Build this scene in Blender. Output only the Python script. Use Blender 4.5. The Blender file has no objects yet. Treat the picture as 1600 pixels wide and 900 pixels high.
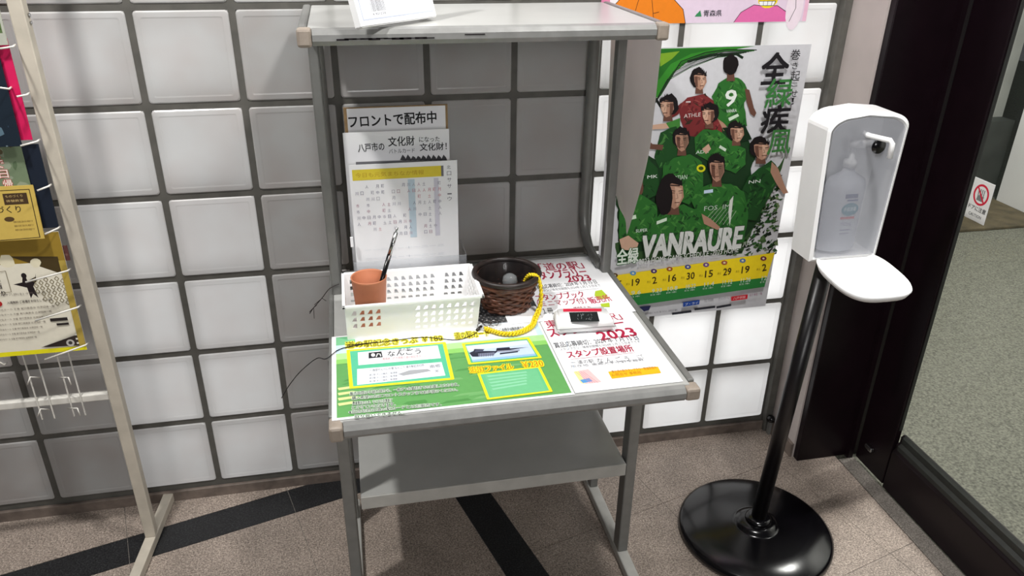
import bpy, bmesh, math, random
from mathutils import Vector, Matrix
random.seed(7)
SC = bpy.context.scene
COL = SC.collection

# ------------------------------------------------------------------ camera
CAM = Vector((0.41480842, -1.75999293, 1.43454117))
CR = Vector((0.9790009490691801, -0.2034678240824945, 0.012569259515967192))
CU = Vector((0.07902614485811099, 0.4356310029934262, 0.8966495958064143))
CD = Vector((0.1879149013530048, 0.8768275051537083, -0.44256244311443094))
FPX = 1216.9
cam_data = bpy.data.cameras.new('camera'); cam = bpy.data.objects.new('camera', cam_data)
cam_data.sensor_width = 36; cam_data.lens = FPX / 1600 * 36; cam_data.clip_start = .02
cam.matrix_world = Matrix(((CR.x, CU.x, -CD.x, CAM.x), (CR.y, CU.y, -CD.y, CAM.y), (CR.z, CU.z, -CD.z, CAM.z), (0, 0, 0, 1)))
COL.objects.link(cam); SC.camera = cam

# ------------------------------------------------------------------ light
w = bpy.data.worlds.new('world'); SC.world = w; w.use_nodes = True
w.node_tree.nodes['Background'].inputs[0].default_value = (.93, .96, 1, 1)
w.node_tree.nodes['Background'].inputs[1].default_value = .055


def lamp(name, loc, power, size, color=(1, 1, 1), aim=(0, 0, 0), kind='AREA'):
    l = bpy.data.lights.new(name, kind); l.energy = power; l.color = color
    if kind == 'AREA':
        l.shape = 'DISK'; l.size = size
    o = bpy.data.objects.new(name, l); o.location = loc
    o.rotation_euler = (Vector(aim) - Vector(loc)).to_track_quat('-Z', 'Y').to_euler()
    COL.objects.link(o); return o


lamp('ceiling_downlight', (-.26, -.75, 2.55), 35, .12, (1, .985, .96), (-.1, -.5, 0))
lamp('ceiling_downlight', (1.12, -1.0, 2.55), 29, .20, (1, .985, .96), (1.1, -.4, .4))
lamp('fill_light', (.5, -3.5, 1.75), 32, 1.0, (1, .99, .98), (.5, 0, .6))  # added soft fill behind the camera, lifts the shaded wall under the shelf
# the room behind the glass blocks has its own lamps
lamp('back_room_lamp', (-.03, .60, .50), 4.6, .9, (1, 1, 1), (-.03, 0, .6))
lamp('back_room_lamp', (1.27, .60, .60), 13, 1.1, (1, 1, 1), (1.27, 0, .65))
lamp('back_room_lamp', (.6, .55, 1.75), 3.5, .60, (1, 1, 1), (.6, 0, 1.4))
lamp('street_lamp', (2.9, .2, 2.9), 95, .5, (1, 1, .95), (3.2, .6, 0))
SC.view_settings.view_transform = 'Standard'; SC.view_settings.look = 'None'
SC.view_settings.gamma = 1; SC.view_settings.use_curve_mapping = False
SC.view_settings.exposure = 0.0


# ------------------------------------------------------------------ helpers
def s2l(c):
    return tuple(((x / 255) / 12.92 if x / 255 <= .04045 else ((x / 255 + .055) / 1.055) ** 2.4) for x in c)


MATS = {}


def mat(name, col, rough=.5, metal=0., noise=.08, scale=30., bump=0., trans=0., alpha=1., coat=0., spec=.5, col2=None, detail=4.):
    if name in MATS: return MATS[name]
    m = bpy.data.materials.new(name); m.use_nodes = True; nt = m.node_tree; N = nt.nodes; L = nt.links
    b = N['Principled BSDF']; c = s2l(col)
    geo = N.new('ShaderNodeNewGeometry')
    nz = N.new('ShaderNodeTexNoise'); nz.inputs['Scale'].default_value = scale; nz.inputs['Detail'].default_value = detail
    L.new(geo.outputs['Position'], nz.inputs['Vector'])
    rp = N.new('ShaderNodeValToRGB'); e = rp.color_ramp.elements
    c2 = s2l(col2) if col2 else tuple(x * (1 - noise * 2) for x in c)
    c1 = c if col2 else tuple(min(1, x * (1 + noise)) for x in c)
    e[0].position = .3; e[1].position = .7; e[0].color = (*c2, 1); e[1].color = (*c1, 1)
    L.new(nz.outputs['Fac'], rp.inputs['Fac']); L.new(rp.outputs['Color'], b.inputs['Base Color'])
    b.inputs['Roughness'].default_value = rough; b.inputs['Metallic'].default_value = metal
    b.inputs['Specular IOR Level'].default_value = spec
    b.inputs['Transmission Weight'].default_value = trans; b.inputs['Alpha'].default_value = alpha
    b.inputs['Coat Weight'].default_value = coat
    if bump:
        bp = N.new('ShaderNodeBump'); bp.inputs['Strength'].default_value = bump; bp.inputs['Distance'].default_value = .002
        L.new(nz.outputs['Fac'], bp.inputs['Height']); L.new(bp.outputs['Normal'], b.inputs['Normal'])
    MATS[name] = m; return m


def bm_obj(name, bm, m, parent=None, smooth=False):
    me = bpy.data.meshes.new(name); bm.to_mesh(me); bm.free()
    if m: me.materials.append(m)
    if smooth:
        for p in me.polygons: p.use_smooth = True
    o = bpy.data.objects.new(name, me); COL.objects.link(o)
    if parent: o.parent = parent; o.matrix_parent_inverse = parent_inv(parent)
    return o


def parent_inv(p):
    m = Matrix.LocRotScale(p.location, p.rotation_euler, p.scale)
    q = p.parent
    if q is not None: m = (parent_inv(q).inverted()) @ p.matrix_parent_inverse @ m if False else m_world(p)
    return m.inverted()


def m_world(p):
    m = Matrix.LocRotScale(p.location, p.rotation_euler, p.scale)
    if p.parent is not None: m = m_world(p.parent) @ p.matrix_parent_inverse @ m
    return m


def thing(name, label, cat, loc=(0, 0, 0), group=None):
    o = bpy.data.objects.new(name, None); o.empty_display_size = .05; o.location = loc; COL.objects.link(o)
    o['label'] = label; o['category'] = cat
    if group: o['group'] = group
    return o


def tag(o, label, cat, group=None):
    o['label'] = label; o['category'] = cat
    if group: o['group'] = group
    return o


def struct(o):
    o['kind'] = 'structure'; return o


def add_box(bm, x0, x1, y0, y1, z0, z1, bev=0., seg=2):
    r = bmesh.ops.create_cube(bm, size=1); vs = r['verts']
    for v in vs:
        v.co = Vector(((x0 + x1) / 2 + v.co.x * (x1 - x0), (y0 + y1) / 2 + v.co.y * (y1 - y0), (z0 + z1) / 2 + v.co.z * (z1 - z0)))
    if bev:
        es = list({e for v in vs for e in v.link_edges})
        bmesh.ops.bevel(bm, geom=es, offset=bev, segments=seg, profile=.5, affect='EDGES')


def box(name, x0, x1, y0, y1, z0, z1, m, parent=None, bev=0., seg=2):
    bm = bmesh.new(); add_box(bm, x0, x1, y0, y1, z0, z1, bev, seg)
    return bm_obj(name, bm, m, parent, False)


def add_tube(bm, pts, r, n=8, cap=True):
    pts = [Vector(p) for p in pts]; rings = []
    rr = r if isinstance(r, (list, tuple)) else [r] * len(pts)
    ref = None
    for i, p in enumerate(pts):
        a = pts[max(i - 1, 0)]; b = pts[min(i + 1, len(pts) - 1)]; t = (b - a).normalized()
        if ref is None:
            ref = Vector((0, 0, 1)) if abs(t.z) < .9 else Vector((1, 0, 0))
        s = t.cross(ref).normalized(); ref = s.cross(t).normalized()
        rings.append([bm.verts.new(p + rr[i] * (math.cos(2 * math.pi * k / n) * s + math.sin(2 * math.pi * k / n) * ref)) for k in range(n)])
    for i in range(len(rings) - 1):
        for k in range(n):
            f = bm.faces.new((rings[i][k], rings[i][(k + 1) % n], rings[i + 1][(k + 1) % n], rings[i + 1][k])); f.smooth = True
    if cap:
        bm.faces.new(rings[0][::-1]); bm.faces.new(rings[-1])


def tube(name, pts, r, m, parent=None, n=8):
    bm = bmesh.new(); add_tube(bm, pts, r, n); bmesh.ops.recalc_face_normals(bm, faces=bm.faces)
    return bm_obj(name, bm, m, parent)


def add_lathe(bm, prof, c, n=40, rfun=None, axis=None, smooth=True):
    rings = []
    for j, (r, z) in enumerate(prof):
        if r < 1e-6:
            rings.append([bm.verts.new((c[0], c[1], c[2] + z))])
        else:
            rings.append([bm.verts.new((c[0] + r * (rfun(k / n, j) if rfun else 1) * math.cos(2 * math.pi * k / n),
                                        c[1] + r * (rfun(k / n, j) if rfun else 1) * math.sin(2 * math.pi * k / n), c[2] + z)) for k in range(n)])
    for a, b in zip(rings, rings[1:]):
        for k in range(n):
            q = [a[k % len(a)], a[(k + 1) % len(a)], b[(k + 1) % len(b)], b[k % len(b)]]
            q2 = []
            for v in q:
                if v not in q2: q2.append(v)
            if len(q2) > 2:
                f = bm.faces.new(q2); f.smooth = smooth


def lathe(name, prof, c, m, parent=None, n=40, rfun=None):
    bm = bmesh.new(); add_lathe(bm, prof, c, n, rfun); bmesh.ops.recalc_face_normals(bm, faces=bm.faces)
    return bm_obj(name, bm, m, parent)


def prism(name, poly, axis, a0, a1, m, parent=None, bev=0.):
    """closed 2-D outline extruded along an axis"""
    def co(p, a): return {'x': (a, p[0], p[1]), 'y': (p[0], a, p[1]), 'z': (p[0], p[1], a)}[axis]
    bm = bmesh.new(); A = [bm.verts.new(co(p, a0)) for p in poly]; B = [bm.verts.new(co(p, a1)) for p in poly]
    bm.faces.new(A); bm.faces.new(B[::-1])
    for i in range(len(poly)):
        j = (i + 1) % len(poly); bm.faces.new((A[j], A[i], B[i], B[j]))
    bmesh.ops.recalc_face_normals(bm, faces=bm.faces)
    if bev:
        bmesh.ops.bevel(bm, geom=bm.edges[:], offset=bev, segments=2, profile=.5, affect='EDGES')
    return bm_obj(name, bm, m, parent)


# world point seen at a pixel of the 1600x900 photograph, on a known plane of the scene
def on(u, v, axis, val):
    d = CD + CR * ((u - 800) / FPX) + CU * ((450 - v) / FPX)
    return CAM + d * ((val - CAM[axis]) / d[axis])


# ------------------------------------------------------------------ flat print
def print_material(name, rough, spec=.3):
    m = bpy.data.materials.new(name); m.use_nodes = True; nt = m.node_tree; b = nt.nodes['Principled BSDF']
    a = nt.nodes.new('ShaderNodeVertexColor'); a.layer_name = 'ink'
    nz = nt.nodes.new('ShaderNodeTexNoise'); nz.inputs['Scale'].default_value = 90
    g = nt.nodes.new('ShaderNodeNewGeometry'); nt.links.new(g.outputs['Position'], nz.inputs['Vector'])
    mx = nt.nodes.new('ShaderNodeMix'); mx.data_type = 'RGBA'; mx.blend_type = 'MULTIPLY'; mx.inputs[0].default_value = .12
    nt.links.new(a.outputs['Color'], mx.inputs[6]); nt.links.new(nz.outputs['Fac'], mx.inputs[7])
    nt.links.new(mx.outputs[2], b.inputs['Base Color'])
    b.inputs['Roughness'].default_value = rough; b.inputs['Specular IOR Level'].default_value = spec
    return m


PRINT = print_material('printed_ink', .5)
_txt_cache = {}


def text_mesh(s, bold):
    k = (s, bold)
    if k in _txt_cache: return _txt_cache[k]
    cu = bpy.data.curves.new('t', 'FONT'); cu.body = s; cu.size = 1; cu.resolution_u = 2; cu.offset = bold; cu.space_character = 1
    ob = bpy.data.objects.new('t', cu); me = bpy.data.meshes.new_from_object(ob)
    vs = [(v.co.x, v.co.y) for v in me.vertices]; fs = [tuple(p.vertices) for p in me.polygons]
    bpy.data.objects.remove(ob); bpy.data.curves.remove(cu); bpy.data.meshes.remove(me)
    _txt_cache[k] = (vs, fs); return vs, fs


class Print:
    """flat ink on a plane: origin, two unit axes; coordinates in metres or photo pixels through px()"""

    def __init__(s, o, ex, ey, axis=None, val=None, step=.000008):
        s.o = Vector(o); s.ex = Vector(ex).normalized(); s.ey = Vector(ey).normalized(); s.n = s.ex.cross(s.ey)
        s.axis = axis; s.val = val; s.V = []; s.F = []; s.C = []; s.k = 1; s.step = step

    def px(s, u, v):
        d = CD + CR * ((u - 800) / FPX) + CU * ((450 - v) / FPX)
        t = (s.o - CAM).dot(s.n) / d.dot(s.n); p = CAM + d * t - s.o
        return p.dot(s.ex), p.dot(s.ey)

    def put(s, pts, faces, col):
        b = len(s.V); h = s.k * s.step
        for a, c in pts: s.V.append(s.o + s.ex * a + s.ey * c + s.n * h)
        for f in faces: s.F.append(tuple(b + i for i in f)); s.C.append((*s2l(col), 1))

    def layer(s): s.k += 1

    def poly(s, pts, col, px=True, new=True):
        if new: s.k += 1
        P = [s.px(*p) for p in pts] if px else pts
        ar = sum(P[i][0] * P[(i + 1) % len(P)][1] - P[(i + 1) % len(P)][0] * P[i][1] for i in range(len(P)))
        if ar < 0: P = P[::-1]
        s.put(P, [tuple(range(len(P)))], col)

    def rect(s, a0, b0, a1, b1, col, new=True): s.poly([(a0, b0), (a1, b0), (a1, b1), (a0, b1)], col, False, new)

    def frame(s, pts, wd, col, px=True):
        P = [s.px(*p) for p in pts] if px else list(pts)
        s.line(P + [P[0]], wd, col, False)

    def line(s, pts, wd, col, px=True, new=True):
        if new: s.k += 1
        P = [Vector(s.px(*p)) if px else Vector(p) for p in pts]
        for a, b in zip(P, P[1:]):
            t = (b - a)
            if t.length < 1e-6: continue
            s.k += 1; t.normalize(); q = Vector((-t.y, t.x)) * wd / 2; e = t * wd * .3
            s.put([tuple(a - e - q), tuple(b + e - q), tuple(b + e + q), tuple(a - e + q)], [(0, 1, 2, 3)], col)

    def ell(s, u, v, ru, rv, col, px=True, n=14, rot=0., rough=0., new=True):
        pts = []
        for i in range(n):
            a = 2 * math.pi * i / n; k = 1 + rough * random.uniform(-1, 1)
            x = ru * k * math.cos(a); y = rv * k * math.sin(a)
            pts.append((u + x * math.cos(rot) - y * math.sin(rot), v + x * math.sin(rot) + y * math.cos(rot)))
        s.poly(pts, col, px, new)

    def text(s, t, u, v, h, wd=None, col=(20, 20, 20), bold=.01, px=True, rot=0., outline=None, ow=.03, skew=0.):
        """baseline-left at (u,v); h = height, wd = width in the same unit"""
        if px:
            a, b = s.px(u, v); a2, b2 = s.px(u, v - h); H = math.hypot(a2 - a, b2 - b)
            W = None
            if wd: a3, b3 = s.px(u + wd[0], v + wd[1]); W = math.hypot(a3 - a, b3 - b); rot = math.atan2(b3 - b, a3 - a)
        else:
            a, b, H, W = u, v, h, wd
        def ring(rad, c, n):
            for k in range(n):
                s.k += 1; q = 2 * math.pi * (k + .5) / n; s._t(t, a + rad * H * math.cos(q), b + rad * H * math.sin(q), H, W, c, 0, rot, skew)
        if outline: ring(ow + bold * .5, outline, 5)
        if bold >= .01: ring(bold * .8, col, 4)
        s.k += 1; s._t(t, a, b, H, W, col, 0, rot, skew)

    def _t(s, t, a, b, H, W, col, bold, rot, skew):
        vs, fs = text_mesh(t, bold)
        if not vs: return
        x0 = min(v[0] for v in vs); x1 = max(v[0] for v in vs); y0 = min(v[1] for v in vs); y1 = max(v[1] for v in vs)
        sy = H / max(.3, y1 - y0); sx = W / max(.05, x1 - x0) if W else sy
        c, sn = math.cos(rot), math.sin(rot); P = []
        for x, y in vs:
            X = (x - x0) * sx; Y = (y - y0) * sy; X += Y * skew; P.append((a + X * c - Y * sn, b + X * sn + Y * c))
        s.put(P, fs, col)

    def build(s, name, parent, m=None):
        me = bpy.data.meshes.new(name); me.from_pydata([tuple(v) for v in s.V], [], s.F)
        at = me.color_attributes.new('ink', 'FLOAT_COLOR', 'CORNER'); i = 0
        for p, c in zip(me.polygons, s.C):
            for _ in p.vertices: at.data[i].color = c; i += 1
        me.materials.append(m or PRINT); o = bpy.data.objects.new(name, me); COL.objects.link(o)
        if parent: o.parent = parent; o.matrix_parent_inverse = m_world(parent).inverted()
        return o


# ------------------------------------------------------------------ materials
M = dict(
    grout=mat('grout', (84, 82, 77), .7, noise=.12, scale=25, bump=.2),
    base=mat('baseboard_stone', (112, 100, 92), .5, noise=.15, scale=40),
    wallp=mat('painted_wall', (176, 166, 162), .7, noise=.03, scale=12, bump=.1),
    dark=mat('dark_bronze', (17, 7, 12), .35, noise=.1, scale=20, spec=.25),
    darkg=mat('dark_rubber', (34, 36, 33), .5, noise=.15, scale=60),
    steel=mat('painted_steel', (172, 171, 166), .4, noise=.05, scale=30, spec=.5),
    steelg=mat('grey_steel', (118, 118, 115), .38, .25, noise=.06, scale=30),
    panel=mat('laminate', (166, 166, 163), .3, noise=.03, scale=14),
    edge=mat('aluminium_edge', (134, 134, 132), .3, .1, noise=.08, scale=35),
    cap=mat('plastic_cap', (150, 138, 126), .5, noise=.08, scale=60),
    rack=mat('rack_paint', (188, 180, 166), .55, noise=.06, scale=25),
    wire=mat('wire_white', (215, 212, 204), .4, noise=.05, scale=50),
    paper=mat('paper', (238, 238, 240), .6, noise=.01, scale=20),
    black=mat('black_plastic', (9, 8, 11), .18, noise=.1, scale=30, spec=.5),
    blackm=mat('black_pole', (10, 6, 9), .35, noise=.1, scale=30),
    white=mat('white_plastic', (243, 243, 243), .3, noise=.01, scale=20),
    wicker=mat('wicker', (104, 64, 48), .45, noise=.35, scale=70),
    dwick=mat('dark_wicker', (38, 27, 24), .45, noise=.3, scale=70),
    clay=mat('terracotta', (188, 118, 84), .6, noise=.06, scale=30),
    yel=mat('yellow_braid', (232, 205, 20), .5, noise=.1, scale=200),
    metal=mat('chrome', (190, 190, 190), .2, 1., noise=.03),
    sheet=mat('translucent_sheet', (206, 196, 192), .55, noise=.08, scale=9),
    wood=mat('cork_board', (150, 122, 84), .7, noise=.15, scale=60),
    mesh=mat('dark_mat', (48, 48, 50), .7, noise=.1, scale=60),
    asphalt=mat('asphalt', (112, 112, 100), .9, noise=.3, scale=150, detail=8),
    outw=mat('outside_wall', (240, 240, 236), .8, noise=.03, scale=3),
    outg=mat('outside_concrete', (140, 142, 136), .8, noise=.08, scale=6),
    outk=mat('outside_kerb', (88, 78, 56), .8, noise=.2, scale=14),
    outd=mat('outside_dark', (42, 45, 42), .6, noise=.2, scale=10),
)


def granite(name, a, b, c, rough):
    m = bpy.data.materials.new(name); m.use_nodes = True; nt = m.node_tree; N = nt.nodes; L = nt.links; p = N['Principled BSDF']
    g = N.new('ShaderNodeNewGeometry')
    v = N.new('ShaderNodeTexVoronoi'); v.inputs['Scale'].default_value = 330; L.new(g.outputs['Position'], v.inputs['Vector'])
    n1 = N.new('ShaderNodeTexNoise'); n1.inputs['Scale'].default_value = 260; n1.inputs['Detail'].default_value = 4; L.new(g.outputs['Position'], n1.inputs['Vector'])
    n2 = N.new('ShaderNodeTexNoise'); n2.inputs['Scale'].default_value = 9; n2.inputs['Detail'].default_value = 6; L.new(g.outputs['Position'], n2.inputs['Vector'])
    r = N.new('ShaderNodeValToRGB'); e = r.color_ramp.elements; e[0].color = (*s2l(b), 1); e[0].position = .3; e[1].color = (*s2l(c), 1); e[1].position = .72
    k = e.new(.5); k.color = (*s2l(a), 1); L.new(n1.outputs['Fac'], r.inputs['Fac'])
    s = N.new('ShaderNodeSeparateColor'); L.new(v.outputs['Color'], s.inputs[0])
    mr = N.new('ShaderNodeMapRange'); mr.inputs[1].default_value = 0; mr.inputs[2].default_value = 1; mr.inputs[3].default_value = .72; mr.inputs[4].default_value = 1.22; L.new(s.outputs[0], mr.inputs[0])
    m2 = N.new('ShaderNodeMapRange'); m2.inputs[1].default_value = .3; m2.inputs[2].default_value = .7; m2.inputs[3].default_value = .82; m2.inputs[4].default_value = 1.12; L.new(n2.outputs['Fac'], m2.inputs[0])
    mm = N.new('ShaderNodeMath'); mm.operation = 'MULTIPLY'; L.new(mr.outputs[0], mm.inputs[0]); L.new(m2.outputs[0], mm.inputs[1])
    mx = N.new('ShaderNodeVectorMath'); mx.operation = 'SCALE'; L.new(r.outputs[0], mx.inputs[0]); L.new(mm.outputs[0], mx.inputs['Scale'])
    L.new(mx.outputs[0], p.inputs['Base Color']); p.inputs['Roughness'].default_value = rough; p.inputs['Specular IOR Level'].default_value = .35
    return m


def glass_block_material():
    m = bpy.data.materials.new('glass_block'); m.use_nodes = True; nt = m.node_tree; N = nt.nodes; L = nt.links; p = N['Principled BSDF']
    g = N.new('ShaderNodeNewGeometry'); n = N.new('ShaderNodeTexNoise'); n.inputs['Scale'].default_value = 9; L.new(g.outputs['Position'], n.inputs['Vector'])
    r = N.new('ShaderNodeValToRGB'); e = r.color_ramp.elements; e[0].color = (*s2l((212, 206, 203)), 1); e[1].color = (*s2l((222, 222, 221)), 1); e[0].position = .35; e[1].position = .65
    L.new(n.outputs['Fac'], r.inputs[0]); L.new(r.outputs[0], p.inputs['Base Color']); p.inputs['Roughness'].default_value = .22
    t = N.new('ShaderNodeBsdfTranslucent'); t.inputs[0].default_value = (.9, .9, .9, 1)
    mx = N.new('ShaderNodeMixShader'); mx.inputs[0].default_value = .5; L.new(p.outputs[0], mx.inputs[1]); L.new(t.outputs[0], mx.inputs[2]); L.new(mx.outputs[0], N['Material Output'].inputs[0])
    return m


M['tile'] = glass_block_material()
nt_ = M['sheet'].node_tree; tr_ = nt_.nodes.new('ShaderNodeBsdfTranslucent'); tr_.inputs[0].default_value = (.8, .76, .74, 1)
mx_s = nt_.nodes.new('ShaderNodeMixShader'); mx_s.inputs[0].default_value = .5
nt_.links.new(nt_.nodes['Principled BSDF'].outputs[0], mx_s.inputs[1]); nt_.links.new(tr_.outputs[0], mx_s.inputs[2]); nt_.links.new(mx_s.outputs[0], nt_.nodes['Material Output'].inputs[0])
M['granite'] = granite('beige_granite', (150, 137, 127), (104, 92, 84), (184, 171, 158), .42)
M['bgranite'] = granite('black_granite', (34, 34, 36), (18, 18, 20), (58, 60, 60), .35)
M['sgranite'] = granite('grey_granite', (118, 112, 106), (90, 84, 78), (140, 134, 126), .5)


def clear(name, tint, fac, rough=.1):
    m = bpy.data.materials.new(name); m.use_nodes = True; nt = m.node_tree; N = nt.nodes; L = nt.links
    p = N['Principled BSDF']; p.inputs['Base Color'].default_value = (*s2l(tint), 1); p.inputs['Roughness'].default_value = rough
    nz = N.new('ShaderNodeTexNoise'); nz.inputs['Scale'].default_value = 14; g = N.new('ShaderNodeNewGeometry'); L.new(g.outputs['Position'], nz.inputs['Vector'])
    mr = N.new('ShaderNodeMapRange'); mr.inputs[3].default_value = fac * .85; mr.inputs[4].default_value = min(1, fac * 1.15); L.new(nz.outputs['Fac'], mr.inputs[0])
    t = N.new('ShaderNodeBsdfTransparent'); mx = N.new('ShaderNodeMixShader'); L.new(mr.outputs[0], mx.inputs[0])
    L.new(t.outputs[0], mx.inputs[1]); L.new(p.outputs[0], mx.inputs[2]); L.new(mx.outputs[0], N['Material Output'].inputs[0])
    return m


M['frost'] = clear('frosted_cover', (176, 178, 186), .36, .2)
M['acryl'] = clear('clear_acrylic', (205, 208, 214), .22, .08)
M['bottle'] = clear('cloudy_bottle', (222, 224, 232), .8, .3)
M['glass'] = clear('door_glass', (70, 78, 70), .08, .02)
M['knob'] = clear('clear_knob', (170, 174, 176), .35, .06)
M['film'] = clear('clear_film', (40, 42, 44), .22, .08)

# ------------------------------------------------------------------ setting: back wall of glass blocks
PX = .2 * .98749; PZ = .2; ZB = .04           # block pitch and height of the lowest joint
GAP = .0072
NX0, NX1, NZ1 = -4, 8, 8
XR = 1.583


def tile_mesh():
    bm = bmesh.new(); hw = PX / 2 - GAP; hh = PZ / 2 - GAP
    # pillowed face: outer rim, bevel, inner plate slightly recessed
    rings = [(0, .012), (0, -.0005), (.0025, -.0025), (.012, -.0028), (.015, -.0022)]
    n = 3; R = []
    for ins, y in rings:
        ring = []; rad = max(.001, .006 - ins * .2)
        for cx, cz, a0 in ((1, 1, 0), (-1, 1, 90), (-1, -1, 180), (1, -1, 270)):
            for k in range(n):
                a = math.radians(a0 + 90 * k / (n - 1))
                ring.append(bm.verts.new((cx * (hw - ins - rad) + rad * math.cos(a), y, cz * (hh - ins - rad) + rad * math.sin(a))))
        R.append(ring)
    m = len(R[0])
    for a, b in zip(R, R[1:]):
        for k in range(m): bm.faces.new((a[k], a[(k + 1) % m], b[(k + 1) % m], b[k]))
    bm.faces.new(R[-1]); bmesh.ops.recalc_face_normals(bm, faces=bm.faces)
    me = bpy.data.meshes.new('glass_block'); bm.to_mesh(me); bm.free(); me.materials.append(M['tile']); return me


bm = bmesh.new()                                   # grout lattice; the blocks fill its openings
for i in range(NX0, NX1 + 1): add_box(bm, i * PX - GAP - .0003, i * PX + GAP + .0003, 0, .05, -.02, ZB + NZ1 * PZ + .02)
for j in range(0, NZ1 + 1): add_box(bm, NX0 * PX - .02, NX1 * PX + .03, .0002, .05, ZB + j * PZ - GAP - (.06 if j == 0 else .0003), ZB + j * PZ + GAP + .0003)
wall = struct(bm_obj('wall_back', bm, M['grout']))
# unseen dark boxes added against the block backs to hold off the back light
struct(box('backlight_blocker', 1 * PX, 5 * PX, .055, .42, -.02, ZB + 6 * PZ, M['outd']))
struct(box('backlight_blocker', -6 * PX, -1 * PX, .055, .42, -.02, ZB + 8.5 * PZ, M['outd']))
TM = tile_mesh()
for i in range(NX0, NX1):
    for j in range(0, NZ1):
        t = bpy.data.objects.new('glass_block', TM); COL.objects.link(t); t.parent = wall
        t.location = ((i + .5) * PX, 0, ZB + (j + .5) * PZ)
        t.rotation_euler = (random.uniform(-.004, .004), 0, random.uniform(-.004, .004))
struct(box('baseboard_back', NX0 * PX - .1, 1.60, -.010, .0, -.02, .030, M['base'], bev=.002))
struct(box('trim_1', 1.578, 1.600, -.022, .0, 0, 1.9, M['grout'], bev=.002))
wr = struct(box('wall_right', 1.600, 1.68, -.150, .10, 0, 1.9, M['wallp']))
struct(box('baseboard_right', 1.592, 1.600, -.150, -.012, -.01, .045, M['base'], bev=.001))
# dark pillar beside the door
pil = struct(box('trim_2', 1.604, 1.83, -.172, -.150, 0, 1.95, M['dark'], bev=.002))
box('door_stop', 1.756, 1.77, -.190, -.171, 0, 1.95, M['dark'], pil)

# door: stile, stepped bottom rail, glass
door = thing('door_1', 'dark bronze glass door', 'door', (1.80, -.2, 0)); del door['label']; del door['category']; struct(door)
box('door_stile', 1.775, 1.793, -.318, -.195, .012, 1.95, M['dark'], door, .002)
box('glazing_bead', 1.781, 1.791, -.3205, -.318, .19, 1.95, M['darkg'], door, .002)
prism('bottom_rail', [(1.775, .006), (1.775, .128), (1.782, .135), (1.782, .15), (1.79, .155), (1.79, .172), (1.797, .178), (1.803, .178), (1.812, .16), (1.812, .006)], 'y', -1.9, -.322, M['dark'], door, .0015)
prism('rail_gasket', [(1.7805, .1365), (1.7805, .149), (1.7885, .156), (1.7885, .1735), (1.7965, .1800), (1.7985, .178), (1.7905, .171), (1.7905, .154), (1.7825, .147), (1.7825, .1365)], 'y', -1.9, -.331, M['darkg'], door)
box('glass_pane', 1.787, 1.790, -1.9, -.326, .17, 1.95, M['glass'], door)
box('bottom_pivot', 1.762, 1.775, -.262, -.232, .075, .087, M['metal'], door, .003)

# threshold, outside ground and walls
struct(box('trim_3', 1.727, 1.774, -2.0, -.19, -.02, .0035, M['sgranite'], bev=.001))
struct(box('floor_outside', 1.776, 7.5, -4, 6, -.08, -.004, M['asphalt']))
ow = struct(box('wall_outside', 3.86, 4.1, -3.5, 1.66, -.05, 3.4, M['outw']))
wa = struct(box('wall_outside_low', 1.95, 3.858, 1.69, 1.80, -.02, .44, M['outd']))
struct(box('wall_outside_high', 1.95, 3.858, 1.78, 1.90, .44, 3.4, M['outg']))
kb = box('kerb', 2.6, 3.855, 1.30, 1.685, -.003, .012, M['outk'], None, .003); tag(kb, 'low brown strip on the ground outside beyond the glass door', 'kerb')

# ------------------------------------------------------------------ floor of granite tiles laid at 15 degrees
E1 = Vector((math.cos(.2665), math.sin(.2665))); E2 = Vector((-E1.y, E1.x))


def clip(poly, n, c):
    out = []
    for i, a in enumerate(poly):
        b = poly[(i + 1) % len(poly)]; da = a.dot(n) - c; db = b.dot(n) - c
        if da <= 0: out.append(a)
        if (da < 0 < db) or (db < 0 < da): out.append(a + (b - a) * (da / (da - db)))
    return out


fl = struct(box('floor', -1.3, 1.727, -2.0, .1, -.06, -.0012, M['sgranite']))
ub = [.65 + .397 * k for k in range(0, 5)]; ubl = [.557 - .397 * k for k in range(0, 7)]
U = [(b, a, 'g') for a, b in zip(ubl, ubl[1:])] + [(.557, .65, 'b')] + [(a, b, 'g') for a, b in zip(ub, ub[1:])]
vb = [-.163 - .397 * k for k in range(0, 6)]; vt = [-.068 + .397 * k for k in range(0, 3)]
Vv = [(b, a, 'g') for a, b in zip(vb, vb[1:])] + [(-.163, -.068, 'b')] + [(a, b, 'g') for a, b in zip(vt, vt[1:])]
for u0, u1, ku in U:
    for v0, v1, kv in Vv:
        g = .0007
        P = [E1 * a + E2 * b for a, b in ((u0 + g, v0 + g), (u1 - g, v0 + g), (u1 - g, v1 - g), (u0 + g, v1 - g))]
        for n, c in ((Vector((1, 0)), 1.726), (Vector((-1, 0)), 1.25), (Vector((0, 1)), .005), (Vector((0, -1)), 1.95)):
            P = clip(P, n, c)
            if len(P) < 3: break
        if len(P) < 3: continue
        blk = ku == 'b' or kv == 'b'
        prism('granite_strip' if blk else 'floor_tile', [tuple(p) for p in P], 'z', -.02, 0, M['bgranite'] if blk else M['granite'], fl)

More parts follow.
